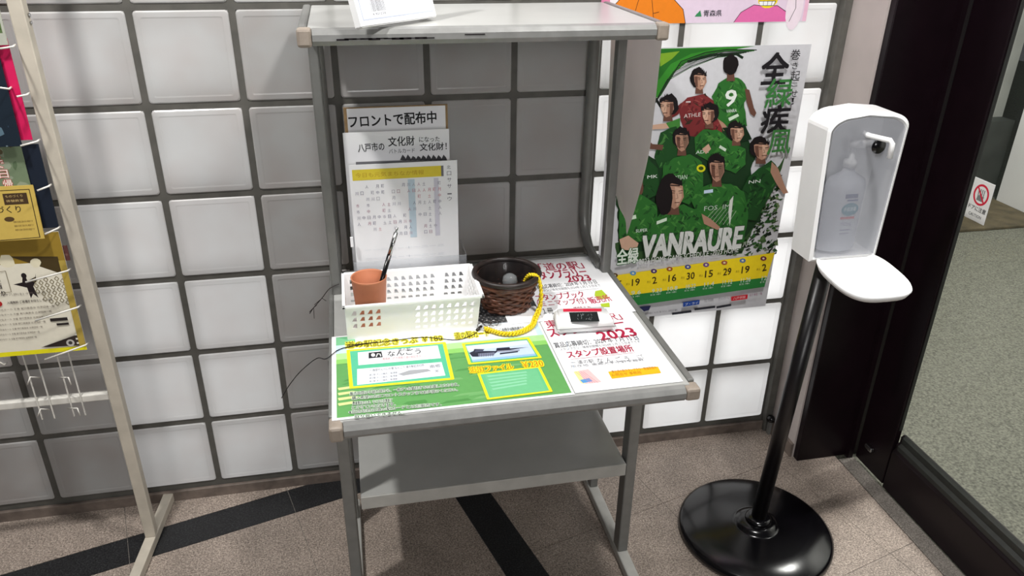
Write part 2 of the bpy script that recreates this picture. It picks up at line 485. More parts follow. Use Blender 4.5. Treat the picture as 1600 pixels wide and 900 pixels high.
# ------------------------------------------------------------------ display stand
TT = .664                                        # table top surface
st = thing('display_stand', 'grey metal writing stand with tabletop, overhead shelf and lower shelf', 'stand', (.665, -.4, 0))
tt = box('tabletop', .352, .978, -.672, -.085, TT - .022, TT, M['panel'], st, .002)
prism('front_edge', [(-.672, TT - .024), (-.672, TT + .0005), (-.681, TT - .002), (-.688, TT - .009), (-.688, TT - .019), (-.682, TT - .027), (-.674, TT - .028)], 'x', .366, .966, M['edge'], tt)
box('end_cap', .342, .3655, -.690, -.655, TT - .029, TT + .0003, M['cap'], tt, .005)
box('end_cap', .9665, .994, -.688, -.660, TT - .027, TT - .002, M['cap'], tt, .005)
box('side_edge', .342, .3515, -.655, -.085, TT - .024, TT + .001, M['steelg'], tt, .003)
box('side_edge', .9785, .992, -.660, -.085, TT - .024, TT + .001, M['steelg'], tt, .003)
box('back_edge', .352, .978, -.0845, -.078, TT - .024, TT + .001, M['steelg'], tt, .002)
TS = 1.245
ts = box('top_shelf', .358, .975, -.372, -.045, TS - .022, TS, M['panel'], st, .002)
prism('front_edge', [(-.372, TS - .025), (-.372, TS + .0005), (-.382, TS - .002), (-.389, TS - .009), (-.389, TS - .019), (-.383, TS - .027), (-.374, TS - .028)], 'x', .366, .968, M['edge'], ts)
box('side_edge', .342, .3575, -.366, -.045, TS - .024, TS + .002, M['steelg'], ts, .004)
box('side_edge', .9755, .990, -.366, -.045, TS - .024, TS + .002, M['steelg'], ts, .004)
box('end_cap', .341, .3655, -.391, -.366, TS - .029, TS + .002, M['cap'], ts, .005)
box('end_cap', .9685, .992, -.391, -.366, TS - .029, TS + .002, M['cap'], ts, .005)
# chipped paint line on the front edge of the overhead shelf
bm = bmesh.new(); x = .405
while x < .56:
    add_box(bm, x, x + .02, -.3898, -.3885, TS - .0175 + random.uniform(-.001, .001), TS - .0155 + random.uniform(0, .001)); x += .013
add_box(bm, .62, .655, -.3898, -.3885, TS - .0125, TS - .011)
bm_obj('paint_chip', bm, M['dark'], ts)['kind'] = 'stuff'
ls = box('lower_shelf', .376, .968, -.436, -.175, .288, .300, M['panel'], st, .002)
box('shelf_lip', .376, .968, -.441, -.436, .268, .3005, M['steel'], ls, .0015)
for sx, a, b in ((0, .338, .363), (1, .970, .995)):
    box('leg', a, b, -.436, -.400, .028, TT - .022, M['steelg'], st, .003)
    box('leg', a + .002, b - .002, -.200, -.172, .028, TT - .022, M['steelg'], st, .003)
    box('foot_rail', a - .001, b + .001, -.80, -.125, .004, .028, M['steel'], st, .003)
    lx = .359 if sx == 0 else .974
    box('post', lx - .010, lx + .010, -.198, -.174, TT - .02, TS - .022, M['steelg'], st, .003)
    rx = .362 if sx == 0 else .966
    tube('bent_tube', [(rx, -.040, TS - .03), (rx, -.034, TS - .06), (rx, -.030, 1.0), (rx, -.028, .76), (rx, -.032, .73), (rx, -.046, .705), (rx, -.08, .682), (rx, -.13, .6745), (rx, -.175, .6735)],
         [.013] * 5 + [.012, .011, .010, .010], M['steelg'], st, 10)
    for zz in (.07, .19):
        lathe('bolt', [(0, .0), (.004, .0), (.004, .003), (0, .004)], (a + .012, -.418, TT + 0 * zz - .001) if False else (a + .012, -.418, .028), M['metal'], st, 8) if zz < .1 else None

# sheet hung on the outer side of the stand
bm = bmesh.new(); ny, nz = 14, 20
def edge_l(t): return -.046 - .024 * t - (.09 * max(0, (t - .86) / .14))
def edge_r(t): return -.345 + .03 * t + .075 * max(0, (t - .5) / .5) ** 1.4
G = []
for i in range(nz + 1):
    t = i / nz; row = []
    for j in range(ny + 1):
        s = j / ny; y = edge_l(t) * (1 - s) + edge_r(t) * s
        zb = (.832 if s < .2 else .832 - .055 * (s - .2) / .8); z = 1.243 + (zb - 1.243) * t
        x = .9975 + .003 * math.sin(s * 9 + t * 2) * t + .006 * t * s
        row.append(bm.verts.new((x, y, z)))
    G.append(row)
for i in range(nz):
    for j in range(ny):
        f = bm.faces.new((G[i][j], G[i][j + 1], G[i + 1][j + 1], G[i + 1][j])); f.smooth = True
o = bm_obj('hanging_sheet', bm, M['sheet'])
tag(o, 'plain pale greyish sheet hanging down the right side of the stand', 'sheet')

# ------------------------------------------------------------------ things on the overhead shelf
zb = 1.2515
p0 = on(565, 31, 2, zb + .012); p1 = on(683, 15, 2, zb + .012)
p0.z = p1.z = zb; ex = (p1 - p0); L_ = ex.length; ex.normalize(); bk_ = Vector((-ex.y, ex.x, 0)); up = (Vector((0, 0, 1)) + bk_ * .30).normalized(); n_ = ex.cross(up)
bx = thing('desk_card_holder', 'white boxed card with a barcode leaning upright on top of the overhead shelf', 'box', tuple(p0))
bm = bmesh.new(); dd = -n_ * .018
q = [p0, p0 + ex * L_, p0 + ex * L_ + up * .21, p0 + up * .21]
A = [bm.verts.new(v) for v in q]; B = [bm.verts.new(v + dd) for v in q]
bm.faces.new(A); bm.faces.new(B[::-1])
for i in range(4): bm.faces.new((A[(i + 1) % 4], A[i], B[i], B[(i + 1) % 4]))
bmesh.ops.recalc_face_normals(bm, faces=bm.faces); bmesh.ops.bevel(bm, geom=bm.edges[:], offset=.002, segments=2, affect='EDGES'); bm_obj('carton', bm, M['white'], bx)
pr = Print(p0 + n_ * .0003, ex, up)
pr.rect(.006, .010, L_ - .008, .20, (190, 196, 214)); pr.rect(.008, .012, L_ - .010, .198, (236, 237, 243))
x = .030
while x < .062:
    wv = random.choice((.0006, .001, .0015)); pr.rect(x, .022, x + wv, .05, (60, 60, 66), False); x += wv + random.choice((.0006, .001))
pr.text('4 901234', .030, .016, .004, .030, (60, 60, 66), 0, False)
pr.build('barcode_label', bx)

# ------------------------------------------------------------------ leaning notices at the back of the tabletop
def upright(name, label, cat, x0, x1, z0, z1, y, th=.0015, m=None):
    t = thing(name, label, cat, ((x0 + x1) / 2, y, z0)); box('sheet', x0, x1, y, y + th, z0, z1, m or M['paper'], t)
    return t, Print((x0, y - .0003, z0), (1, 0, 0), (0, 0, 1))


t1, p = upright('notice_board', 'board with white notice reading in large black letters, rearmost behind the basket', 'notice', .405, .6215, TT + .0015, 1.052, -.118, .004, M['wood'])
box('notice_paper', .4115, .6165, -.1192, -.1180, TT + .003, 1.050, M['paper'], t1)
p = Print((.4115, -.1196, .8), (1, 0, 0), (0, 0, 1))
p.text('フロントで配布中', 546, 200, 19, (136, -8), (12, 12, 14), .035)
p.build('lettering', t1)
t2, p = upright('leaflet_sheet', 'pale leaflet sheet with two short lines of black writing, middle one behind the basket', 'leaflet', .400, .6175, TT + .0015, 1.012, -.165, .0015)
p = Print((.401, -.1654, .7), (1, 0, 0), (0, 0, 1))
p.text('八戸市の', 560, 238, 13, (41, -3), (14, 14, 16), .02)
p.text('文化財', 607, 229, 15, (41, -2), (14, 14, 16), .02)
p.text('バトルカード', 608, 240, 7, (40, -2), (40, 40, 44), .0)
p.text('になった', 655, 222, 8, (32, -1), (14, 14, 16), .01)
p.text('文化財！', 656, 236, 12, (42, -2), (14, 14, 16), .02)
p.poly([(556, 253), (698, 248), (698, 252), (556, 258)], (120, 120, 124))
for k in range(9):
    a = 625 + k * 8; p.poly([(a, 250), (a + 4, 244 - random.random() * 3), (a + 8, 246), (a + 10, 251)], (64, 64, 68), new=(k == 0))
p.build('lettering', t2)
t3, p = upright('timetable_sheet', 'printed table sheet with yellow header row standing in a clear holder', 'leaflet', .4065, .6285, TT + .0045, .9545, -.200, .0015)
p = Print((.4065, -.2003, TT + .0045), (1, 0, 0), (0, 0, 1))
W3, H3 = .222, .2900
p.rect(.006, H3 - .037, W3 - .034, H3 - .014, (226, 205, 62)); p.rect(W3 - .034, H3 - .037, W3 - .029, H3 - .014, (110, 110, 116))
p.text('今日も元気まちなか情報', .012, H3 - .031, .010, .14, (196, 160, 40), .01, False)
p.text('北', W3 - .022, H3 - .022, .008, .008, (96, 96, 104), 0, False)
for k, c in enumerate('口ササーウ'): p.text(c, W3 - .022, H3 - .036 - k * .014, .009, .009, (110, 108, 116), 0, False)
p.rect(.118, .12, .132, H3 - .04, (196, 214, 226)); p.rect(.172, .12, .182, H3 - .04, (212, 210, 222), False)
cols = [(132, 130, 150), (120, 118, 142), (170, 120, 140), (150, 146, 160), (196, 120, 130)]
for rrow in range(9):
    for cc in range(17):
        x0 = .009 + cc * .0107; z0 = H3 - .055 - rrow * .0135
        if random.random() < .28 + (rrow > 5) * .25: continue
        c = cols[4] if (cc > 10 and rrow in (1, 2) or rrow in (7, 8) and cc in (1, 4, 5)) else random.choice(cols[:4])
        p.text(random.choice('日月市町川口中土人'), x0, z0, .0075, .006, c, 0, False)
for rrow in range(5): p.text('ー一二三ー十一二ー三', .02, .095 - rrow * .02, .005, .17, (202, 206, 214), 0, False)
p.build('lettering', t3)
hd = thing('acrylic_holder', 'clear acrylic sheet holder on the tabletop behind the white basket', 'holder', (.52, -.21, TT))
box('front_panel', .4005, .6435, -.2080, -.2062, TT + .001, TT + .078, M['acryl'], hd, .0006)
box('base_plate', .4005, .6435, -.2055, -.122, TT + .0005, TT + .0015, M['acryl'], hd)
box('side_panel', .6430, .6448, -.2055, -.122, TT + .002, TT + .078, M['acryl'], hd)
box('side_panel', .3990, .4008 - .0005, -.2055, -.122, TT + .002, TT + .16, M['acryl'], hd)
cl = box('label_tag', .3975, .4035, -.2115, -.2085, .78, .802, M['paper'], None); tag(cl, 'tiny white tag clipped to the left edge of the table sheet', 'tag')

# ------------------------------------------------------------------ sheets lying on the tabletop
def flat(name, label, x0, x1, y0, y1, z, cat='leaflet'):
    t = thing(name, label, cat, ((x0 + x1) / 2, (y0 + y1) / 2, z))
    box('sheet', x0, x1, y0, y1, z, z + .0008, M['paper'], t)
    return t, Print((x0, y0, z + .0009), (1, 0, 0), (0, 1, 0))


tg, p = flat('ticket_poster', 'green laminated poster with yellow frames showing tickets and a building, at the front left', .348, .764, -.668, -.386, TT + .0008)
W, H = .416, .282
GR, YE, TE = (98, 160, 90), (238, 224, 40), (80, 178, 128)
p.rect(.008, .006, W - .004, H - .005, GR)
for k in range(46):                                  # soft painted meadow bands
    a = random.uniform(.01, W - .09); b = random.uniform(.01, .17); l = random.uniform(.03, .085)
    p.poly([(a, b), (a + l, b + .002), (a + l * .9, b + .008), (a + l * .2, b + .007)], random.choice([(86, 150, 80), (110, 170, 102), (80, 142, 74), (116, 172, 106)]), False)
p.rect(.008, .20, W - .004, H - .005, (196, 222, 240)); p.rect(.008, .188, W - .004, .214, (176, 216, 150)); p.rect(.008, .176, W - .004, .192, (140, 202, 104))
p.rect(.030, .215, .40, H - .006, (240, 244, 246)); p.rect(.008, .245, .045, H - .005, (118, 186, 138))
for k in range(4): p.poly([(.01, .048 + k * .016), (.035, .05 + k * .016), (.05, .044 + k * .016), (.012, .040 + k * .016)], (214, 222, 150), False)
Pq = lambda *a: [p.px(*q) for q in a]
p.poly([(543, 548), (695, 535), (708, 593), (549, 607)], (88, 190, 150)); p.frame([(544, 548), (694, 536), (707, 592), (549, 606)], .0065, YE)
p.poly([(559, 551), (684, 540), (689, 560), (560, 571)], (236, 236, 240)); p.poly([(558, 577), (690, 566), (696, 587), (558, 602)], (232, 236, 244))
p.poly([(576, 551.5), (596, 549.5), (598, 558.5), (576, 560.5)], (22, 26, 34)); p.ell(583, 555, 3.2, 2.8, (235, 235, 235)); p.line([(588, 558), (590, 553), (594, 553.5), (595, 557)], .002, (235, 235, 235))
p.text('道の駅', 622, 550, 5, (20, -1.5), (60, 60, 66), .01); p.text('なんごう', 606, 557.5, 8.5, (52, -4.5), (30, 32, 36), .015)
p.text('青森県八戸市南郷の道の駅記念きっぷ', 598, 563.5, 4, (68, -5.5), (188, 120, 124), 0)
p.line([(668, 543), (674, 562)], .0006, (226, 170, 178)); p.line([(675, 541), (684, 560)], .0006, (226, 170, 178))
p.text('一 南部せんべいの里 なんごう 道の駅記念切符', 577, 581.5, 4, (86, -8.5), (52, 54, 60), 0)
p.poly([(622, 585), (640, 579), (668, 577), (674, 580), (652, 584), (630, 587.5)], (166, 168, 172))
for k in range(3): p.text('道の駅 きっぷ案内 二階 南郷', 577, 588 + k * 5, 3, (44, -4), (110, 112, 120), 0)
p.text('南郷', 672, 576, 5, (17, -2), (120, 122, 130), 0); p.text('米', 680, 583, 5, (7, -1), (130, 132, 140), 0)
p.text('道の駅記念きっぷ ￥180', 540, 545.5, 11, (152, -12), (80, 72, 14), .01, outline=YE, ow=.10)
p.poly([(724, 538), (826, 529), (846, 559), (736, 570)], (86, 180, 130)); p.poly([(728, 541), (823, 532), (838, 556), (739, 566)], (196, 212, 236))
p.poly([(728, 541), (823, 532), (827, 538), (731, 549)], (214, 220, 232)); p.poly([(737, 563), (836, 553), (838, 556), (739, 566)], (150, 190, 232))
p.frame([(724, 538), (825, 529), (844, 559), (734, 569)], .0055, YE)
DK = (38, 40, 58)
p.poly([(733, 552), (740, 549), (741, 546), (754, 546), (752, 549), (775, 549), (776, 544.5), (796, 543), (797, 545), (826, 543), (800, 547), (776, 551), (772, 554), (748, 558), (738, 558)], DK)
p.poly([(743, 547), (757, 546), (754, 550), (742, 551)], (70, 74, 96)); p.poly([(747, 553), (773, 551), (772, 556), (748, 558)], (120, 124, 146)); p.poly([(781, 552), (810, 549), (809, 551), (781, 554.5)], DK)
p.poly([(776, 549), (812, 546.5), (812, 549), (778, 551)], (150, 154, 172))
for k in range(7): p.line([(749 + k * 3.5, 553), (749 + k * 3.5, 558)], .0006, DK)
p.text('道の駅カード', 712, 531, 11, (54, -5), (80, 72, 14), .01, outline=YE, ow=.10)
p.poly([(748, 585), (840, 573), (859, 612), (764, 624)], (104, 188, 134)); p.poly([(757, 587), (838, 578), (852, 610), (770, 620)], (112, 190, 138))
for k in range(5): p.poly([(760 + k * 2, 588 + k * 5), (822, 581 + k * 4.5), (824, 583 + k * 4.5), (763 + k * 2, 590 + k * 5)], (140, 206, 166), new=(k == 0))
p.frame([(748, 585), (842, 574), (861, 612), (763, 624)], .005, YE)
p.text('追加ファイル', 735, 584, 10, (68, -6.5), (196, 120, 20), .0, outline=YE, ow=.12); p.text('￥230', 818, 576, 10, (32, -3), (206, 112, 24), .0, outline=YE, ow=.12)
rows = ['販売時間は午前九時から、一枚ずつ台紙付きでのお渡しとなります。', '購入希望の方はフロントスタッフまでお声掛けください。', '数量限定のため、なくなり次第終了', 'とさせていただきます。', '※記念切符は道の駅カードとは別販売です、', '取り扱いできません。']
rp = [(547, 619, 170, -15), (550, 626, 165, -14), (551, 634, 62, -5), (550, 641, 68, -6), (545, 648, 145, -13), (554, 655, 78, -7)]
for s_, (u, v, du, dv) in zip(rows, rp): p.text(s_, u, v, 5.6, (du, dv), (14, 26, 16), .02, outline=(224, 238, 222), ow=.07)
p.build('print', tg)

tw, p = flat('rally_notice', 'white stamp rally notice lying flat at the right front corner of the tabletop', .766, .968, -.664, -.372, TT + .0008)
RD = (168, 26, 62)
p.frame([(880, 516), (972, 500), (1040, 582), (1030, 592), (905, 604)], .0012, (206, 220, 240))
p.text('東北「道の駅」', 856, 513, 12, (118, -14), RD, .02); p.text('スタンプラリー', 861, 527, 14, (118, -17), RD, .03)
p.text('2023', 940, 532, 13, (57, -8), RD, .05)
p.text('賞品応募締切：2024 年 1 月 15 日', 868, 544, 8.5, (131, -13), (52, 52, 58), .01)
p.text('スタンプラリー帳有効期間も2024年１月１５日までです', 876, 548.5, 4, (125, -13), (96, 96, 102), 0)
p.text('スタンプ設置場所', 889, 560, 11, (103, -11), RD, .03); p.line([(893, 561.5), (992, 551)], .0010, RD)
p.text('な ん ご う', 935, 568, 8, (50, -4), (80, 80, 86), 0); p.text('一 道の駅', 893, 570, 6, (36, -3), (100, 100, 106), 0); p.text('にて', 998, 561, 6, (9, -1), (100, 100, 106), 0)
p.text('所在地  南郷大字中野字舘野', 893, 575, 4, (114, -11), (130, 130, 136), 0)
p.poly([(896, 581), (919, 577), (940, 597), (915, 600)], (236, 190, 190)); p.poly([(896, 581), (904, 580), (915, 600), (908, 599)], (244, 226, 150)); p.poly([(906, 594), (920, 591), (926, 596), (911, 599)], (88, 150, 206))
for k in range(4): p.line([(899 + k * 4, 581), (922 + k * 4, 598)], .0007, (220, 90, 110))
p.poly([(950, 581), (1028, 573), (1033, 583), (956, 592)], (246, 178, 24)); p.text('東北道の駅スタンプラリー開催期間中', 957, 583.5, 4.5, (70, -7), (150, 84, 10), 0); p.text('お問合せ 事務局', 957, 589, 4.5, (46, -5), (150, 84, 10), 0)
p.build('print', tw)
tw2, p = flat('rally_notice', 'white stamp book sales notice lying at the back right corner of the tabletop', .775, .976, -.393, -.100, TT + .0018)
p.text('「道の駅」', 846, 424, 12, (68, -5), RD, .02); p.text('スタンプラリー', 834, 438, 13, (86, -8), RD, .03); p.text('2023', 888, 441, 9, (37, -3), RD, .04)
p.text('賞品応募締切：2024 年 1 月 15 日', 840, 452, 6.5, (94, -9), (52, 52, 58), .01); p.text('スタンプ帳有効期間も2024年１月１５日まで', 845, 456.5, 4, (94, -9), (96, 96, 102), 0)
p.line([(845, 459.5), (935, 451)], .0008, (90, 90, 96))
p.text('スタンプブック', 840, 471, 10, (75, -7), RD, .02); p.text('（ミニマップ付）', 842, 480, 9.5, (76, -6), RD, .01)
p.text('１冊', 850, 491, 9, (16, -1), (60, 60, 66), .01); p.text('税込', 897, 484, 4, (30, -2), RD, .01)
LG = (176, 200, 50)
p.poly([(930, 455), (940, 453), (948, 461), (951, 466), (935, 468), (929, 462)], LG); p.poly([(938, 475), (952, 473), (953, 480), (940, 480)], LG)
p.text('販売所', 925, 475, 10, (33, -5), (190, 60, 90), .02)
p.build('print', tw2)
ts3, p = flat('paper_slip', 'narrow white slip with one line of small text between green poster and wicker basket', .700, .772, -.402, -.335, TT + .0028)
p.text('この冊子は販売用です。', 782, 518, 5, (40, -4), (40, 40, 44), .01)
p.build('print', ts3)

# ------------------------------------------------------------------ white perforated basket
bk = thing('storage_basket', 'white perforated plastic basket in front of the standing leaflets', 'basket', (.505, -.335, TT))
zb0 = TT + .0012; zt = TT + .079
bx0, bx1, by0, by1 = .379, .634, -.404, -.270
ox0, ox1, oy0, oy1 = .377, .645, -.413, -.262


def lerp(a, b, t): return a + (b - a) * t


def basket_side(name, pa, pb, qa, qb, cols, rows, solid):
    """pa,pb bottom corners; qa,qb rim corners; a grid of holes with triangular webs"""
    bm = bmesh.new(); pa, pb, qa, qb = map(Vector, (pa, pb, qa, qb))
    def P(s, t): return (pa.lerp(pb, s)).lerp(qa.lerp(qb, s), t)
    s0, s1, t0, t1 = .03, .97, .12, .86
    cs = [0] + [s0 + (s1 - s0) * k / cols for k in range(cols + 1)] + [1]; ts_ = [0] + [t0 + (t1 - t0) * k / rows for k in range(rows + 1)] + [1]
    for i in range(len(cs) - 1):
        for j in range(len(ts_) - 1):
            a, b, c, d = cs[i], cs[i + 1], ts_[j], ts_[j + 1]
            hole = 1 <= i <= cols and 1 <= j <= rows and (i - 1, j - 1) not in solid
            if not hole:
                bm.faces.new([bm.verts.new(P(*q)) for q in ((a, c), (b, c), (b, d), (a, d))]); continue
            mx, my = (b - a) * .24, (d - c) * .20
            O = [(a, c), (b, c), (b, d), (a, d)]
            if j == 1: I = [(a + mx, c + my * 1.6), (b - mx * .6, c + my * 1.6), (b - mx * .6, d - my * 1.5), (a + mx * 1.5, d - my * 1.5)]
            else: I = [(a + mx * .7, c + my), (b - mx * .8, c + my), (b - mx * .8, d - my * .8), (b - mx * 2.0, d - my * .8)]
            ov = [bm.verts.new(P(*q)) for q in O]; iv = [bm.verts.new(P(*q)) for q in I]
            for k in range(4): bm.faces.new((ov[k], ov[(k + 1) % 4], iv[(k + 1) % 4], iv[k]))
    bmesh.ops.remove_doubles(bm, verts=bm.verts, dist=.00005)
    o = bm_obj(name, bm, M['white'], bk); s = o.modifiers.new('thickness', 'SOLIDIFY'); s.thickness = .0018; s.offset = 0
    return o


solid_front = {(c, r) for c in (4, 5, 6, 7) for r in range(4)} | {(0, 0), (1, 0), (2, 0), (3, 0)}
basket_side('side_panel', (bx0, by0, zb0), (bx1, by0, zb0), (ox0 + .002, oy0 + .004, zt), (ox1 - .004, oy0 + .004, zt), 16, 4, solid_front)
basket_side('side_panel', (bx1, by1, zb0), (bx0, by1, zb0), (ox1 - .004, oy1 - .004, zt), (ox0 + .002, oy1 - .004, zt), 16, 4, {(c, r) for c in (3, 12) for r in range(4)})
basket_side('side_panel', (bx0, by1, zb0), (bx0, by0, zb0), (ox0 + .002, oy1 - .004, zt), (ox0 + .002, oy0 + .004, zt), 8, 4, set())
basket_side('side_panel', (bx1, by0, zb0), (bx1, by1, zb0), (ox1 - .004, oy0 + .004, zt), (ox1 - .004, oy1 - .004, zt), 8, 4, set())
box('bottom', bx0, bx1, by0, by1, zb0, zb0 + .002, M['white'], bk)
bm = bmesh.new()
rim = [(ox0, oy0), (ox1, oy0), (ox1, oy1), (ox0, oy1)]
for i in range(4):
    a, b = rim[i], rim[(i + 1) % 4]
    add_box(bm, min(a[0], b[0]) - (.003), max(a[0], b[0]) + .003, min(a[1], b[1]) - .003, max(a[1], b[1]) + .003, zt - .004, zt + .0015, .001)
bm_obj('rim', bm, M['white'], bk)

# terracotta cup with pen inside the basket
cx, cy = .4285, -.352
cup = thing('terracotta_cup', 'terracotta cup standing inside the left end of the white basket', 'cup', (cx, cy, zb0 + .003))
z0 = zb0 + .0028
lathe('cup_body', [(0, 0), (.026, 0), (.027, .004), (.0345, .102), (.0355, .106), (.0345, .1075), (.0325, .105), (.0255, .008), (0, .007)], (cx, cy, z0), M['clay'], cup, 36)
a = Vector((.423, -.362, zb0 + .012)); b = Vector((.4905, -.338, .868))
pen = thing('ballpoint_pen', 'black and silver ballpoint pen leaning in the terracotta cup', 'pen', tuple(a))
def seg(t0, t1, r, name, m): return tube(name, [a.lerp(b, t0), a.lerp(b, t1)], r, m, pen, 12)
seg(0, .03, [.001, .003], 'tip', M['metal']); seg(.03, .72, .0045, 'barrel', M['black']); seg(.72, .95, .0042, 'upper_barrel', M['metal']); seg(.95, 1, .002, 'push_button', M['metal'])
tube('clip', [a.lerp(b, .93) + Vector((0, -.0055, 0)), a.lerp(b, .68) + Vector((.001, -.0058, 0))], .0011, M['metal'], pen, 6)
# ------------------------------------------------------------------ wicker basket on mat
mx_, my_ = .712, -.318
dm = lathe('table_mat', [(0, 0), (.084, 0), (.084, .0012), (0, .0012)], (mx_ - .004, my_ - .002, TT + .0008), M['mesh'], None, 40)
tag(dm, 'round dark mat under the wicker basket', 'mat')
p = Print((mx_ - .004, my_ - .002, TT + .0021), (1, 0, 0), (0, 1, 0))
for i in range(-9, 10):
    for j in range(-9, 10):
        xx, yy = i * .0095 + (j % 2) * .0047, j * .0085
        if xx * xx + yy * yy < .079 ** 2: p.ell(xx, yy, .0019, .0019, (122, 120, 120), False, 7, new=False)
p.build('dot_pattern', dm)
wb = thing('wicker_basket', 'small round dark brown wicker basket lined with clear film', 'basket', (mx_, my_, TT + .002))
zw = TT + .0035
def wrad(h): return .047 + .020 * min(1, h / .078)
nw = 9
for k in range(nw):                                   # horizontal weavers going over and under the stakes
    h = .005 + k * .0066; bm = bmesh.new(); pts = []
    for i in range(97):
        t = 2 * math.pi * i / 96; rr = wrad(h) + .0022 * math.sin(24 * t / 2 + math.pi * k)
        pts.append((mx_ + rr * math.cos(t), my_ + rr * math.sin(t), zw + h + .0012 * math.sin(3 * t + k)))
    add_tube(bm, pts, .0037, 6, False); bm_obj('weaver', bm, M['wicker'] if k < nw - 2 else M['wicker'], wb)
bm = bmesh.new()
for i in range(24):
    t = 2 * math.pi * i / 24; add_tube(bm, [(mx_ + wrad(h) * math.cos(t), my_ + wrad(h) * math.sin(t), zw + h) for h in (0, .03, .078)], .0018, 5)
bm_obj('stakes', bm, M['wicker'], wb)['kind'] = 'stuff'
for k, (h, r, c) in enumerate(((.0655, .0055, 'wicker'), (.076, .0062, 'dwick'))):
    bm = bmesh.new(); add_tube(bm, [(mx_ + (wrad(h) + .001) * math.cos(2 * math.pi * i / 48), my_ + (wrad(h) + .001) * math.sin(2 * math.pi * i / 48), zw + h) for i in range(49)], r, 8, False)
    bm_obj('rim', bm, M[c], wb)
lathe('bottom', [(0, 0), (.046, 0), (.046, .003), (0, .003)], (mx_, my_, zw), M['dwick'], wb, 30)
lathe('inner_wall', [(.044, .003), (.0595, .074)], (mx_, my_, zw), M['dwick'], wb, 36)
lathe('film_lining', [(.042, .006), (.0555, .072), (.060, .079)], (mx_, my_, zw), M['film'], wb, 26, rfun=lambda t, j: 1 + .025 * math.sin(t * 60 + j * 2))
gl = lathe('glass_stopper', [(0, 0), (.015, 0), (.012, .035), (.013, .045), (.016, .055), (.014, .065), (.007, .070), (0, .071)], (mx_ + .006, my_ - .005, zw + .004), M['knob'], None, 20)
tag(gl, 'small clear glass knob inside the wicker basket', 'glass')
# yellow braid and key ring
br = thing('yellow_cord', 'yellow braided cord hanging over the wicker basket rim onto the tabletop', 'cord', (.75, -.39, TT))
P3 = [Vector((.748, -.335, zw + .062)), Vector((.756, -.345, zw + .080)), Vector((.770, -.357, zw + .078)), Vector((.775, -.366, zw + .050)), Vector((.772, -.372, zw + .018))]
P3 += [on(u, v, 2, TT + .008) for u, v in ((836, 498), (832, 508), (820, 516), (803, 521), (785, 521), (770, 517), (758, 513))]
def catmull(P, n):
    out = []
    Q = [P[0]] + P + [P[-1]]
    for i in range(1, len(Q) - 2):
        for k in range(n):
            t = k / n; a, b, c, d = Q[i - 1:i + 3]
            out.append(.5 * ((2 * b) + (c - a) * t + (2 * a - 5 * b + 4 * c - d) * t * t + (3 * b - a - 3 * c + d) * t ** 3))
    return out + [P[-1]]
C3 = catmull(P3, 14)
for s in range(3):
    bm = bmesh.new(); pts = []
    for i, c in enumerate(C3):
        a = i * .55 + s * 2.094; rr = .0033 * (1 if i < 60 else 1.25)
        t = (C3[min(i + 1, len(C3) - 1)] - C3[max(i - 1, 0)]).normalized(); n1 = t.cross(Vector((.3, .2, .9))).normalized(); n2 = t.cross(n1)
        pts.append(c + n1 * rr * math.cos(a) + n2 * rr * math.sin(2 * a) * .7)
    add_tube(bm, pts, .0021, 6); bm_obj('strand', bm, M['yel'], br)
kc = on(757, 508, 2, TT + .006)
kr = thing('key_ring', 'metal key rings at the end of the yellow cord', 'ring', tuple(kc))
for k, (u, v, r) in enumerate(((752, 509, .0075), (761, 505, .0085), (772, 505, .0085))):
    c = on(u, v, 2, TT + .0095); bm = bmesh.new()
    add_tube(bm, [(c.x + r * math.cos(t * .35), c.y + r * math.sin(t * .35), c.z + (.002 * math.sin(t * .35))) for t in range(19)], .0009, 5, False); bm_obj('ring', bm, M['metal'], kr)
e0 = on(745, 516, 2, TT + .006); e1 = on(752, 510, 2, TT + .008); tube('swivel_clip', [e0, e1], .003, M['dwick'], kr, 8)

# white stamp case
sc_ = thing('stamp_case', 'small white plastic stamp case with black picture label', 'case', (.842, -.43, TT + .003))
zc = TT + .0030
P4 = [(.786, -.462), (.904, -.468), (.906, -.404), (.794, -.396)]
bm = bmesh.new()
for z in (zc, zc + .012): pass
A = [bm.verts.new((x, y, zc)) for x, y in P4]; B = [bm.verts.new((x, y, zc + .012)) for x, y in P4]
C_ = [bm.verts.new((x + (.845 - x) * .07, y + (-.432 - y) * .09, zc + .027)) for x, y in P4]
bm.faces.new(A[::-1]); bm.faces.new(C_)
for X_, Y_ in ((A, B), (B, C_)):
    for i in range(4): bm.faces.new((X_[i], X_[(i + 1) % 4], Y_[(i + 1) % 4], Y_[i]))
bmesh.ops.bevel(bm, geom=bm.edges[:], offset=.005, segments=3, affect='EDGES'); bm_obj('shell', bm, M['white'], sc_, True)
tube('seam', [(x + (.845 - x) * -.012, y + (-.432 - y) * -.012, zc + .012) for x, y in P4 + P4[:1]], .0007, M['steelg'], sc_, 4)
p = Print((.845, -.43, zc + .0272), (1, 0, 0), (0, 1, 0))
p.poly([(889, 488), (933, 487), (937, 502), (892, 503)], (22, 28, 28))
for k in range(14):
    u, v = 906 + random.uniform(-4, 18), 489 + random.uniform(0, 10); p.line([(u, v), (u + random.uniform(-3, 4), v + random.uniform(1, 4))], .0004, (176, 186, 186), new=(k == 0))
p.build('picture_label', sc_)
p = Print((.845, -.40, zc + .0273), (1, 0, 0), (0, 1, 0)); p.poly([(880, 482.5), (940, 482), (940, 486.5), (880, 487)], (204, 34, 62)); p.build('red_tape', sc_)

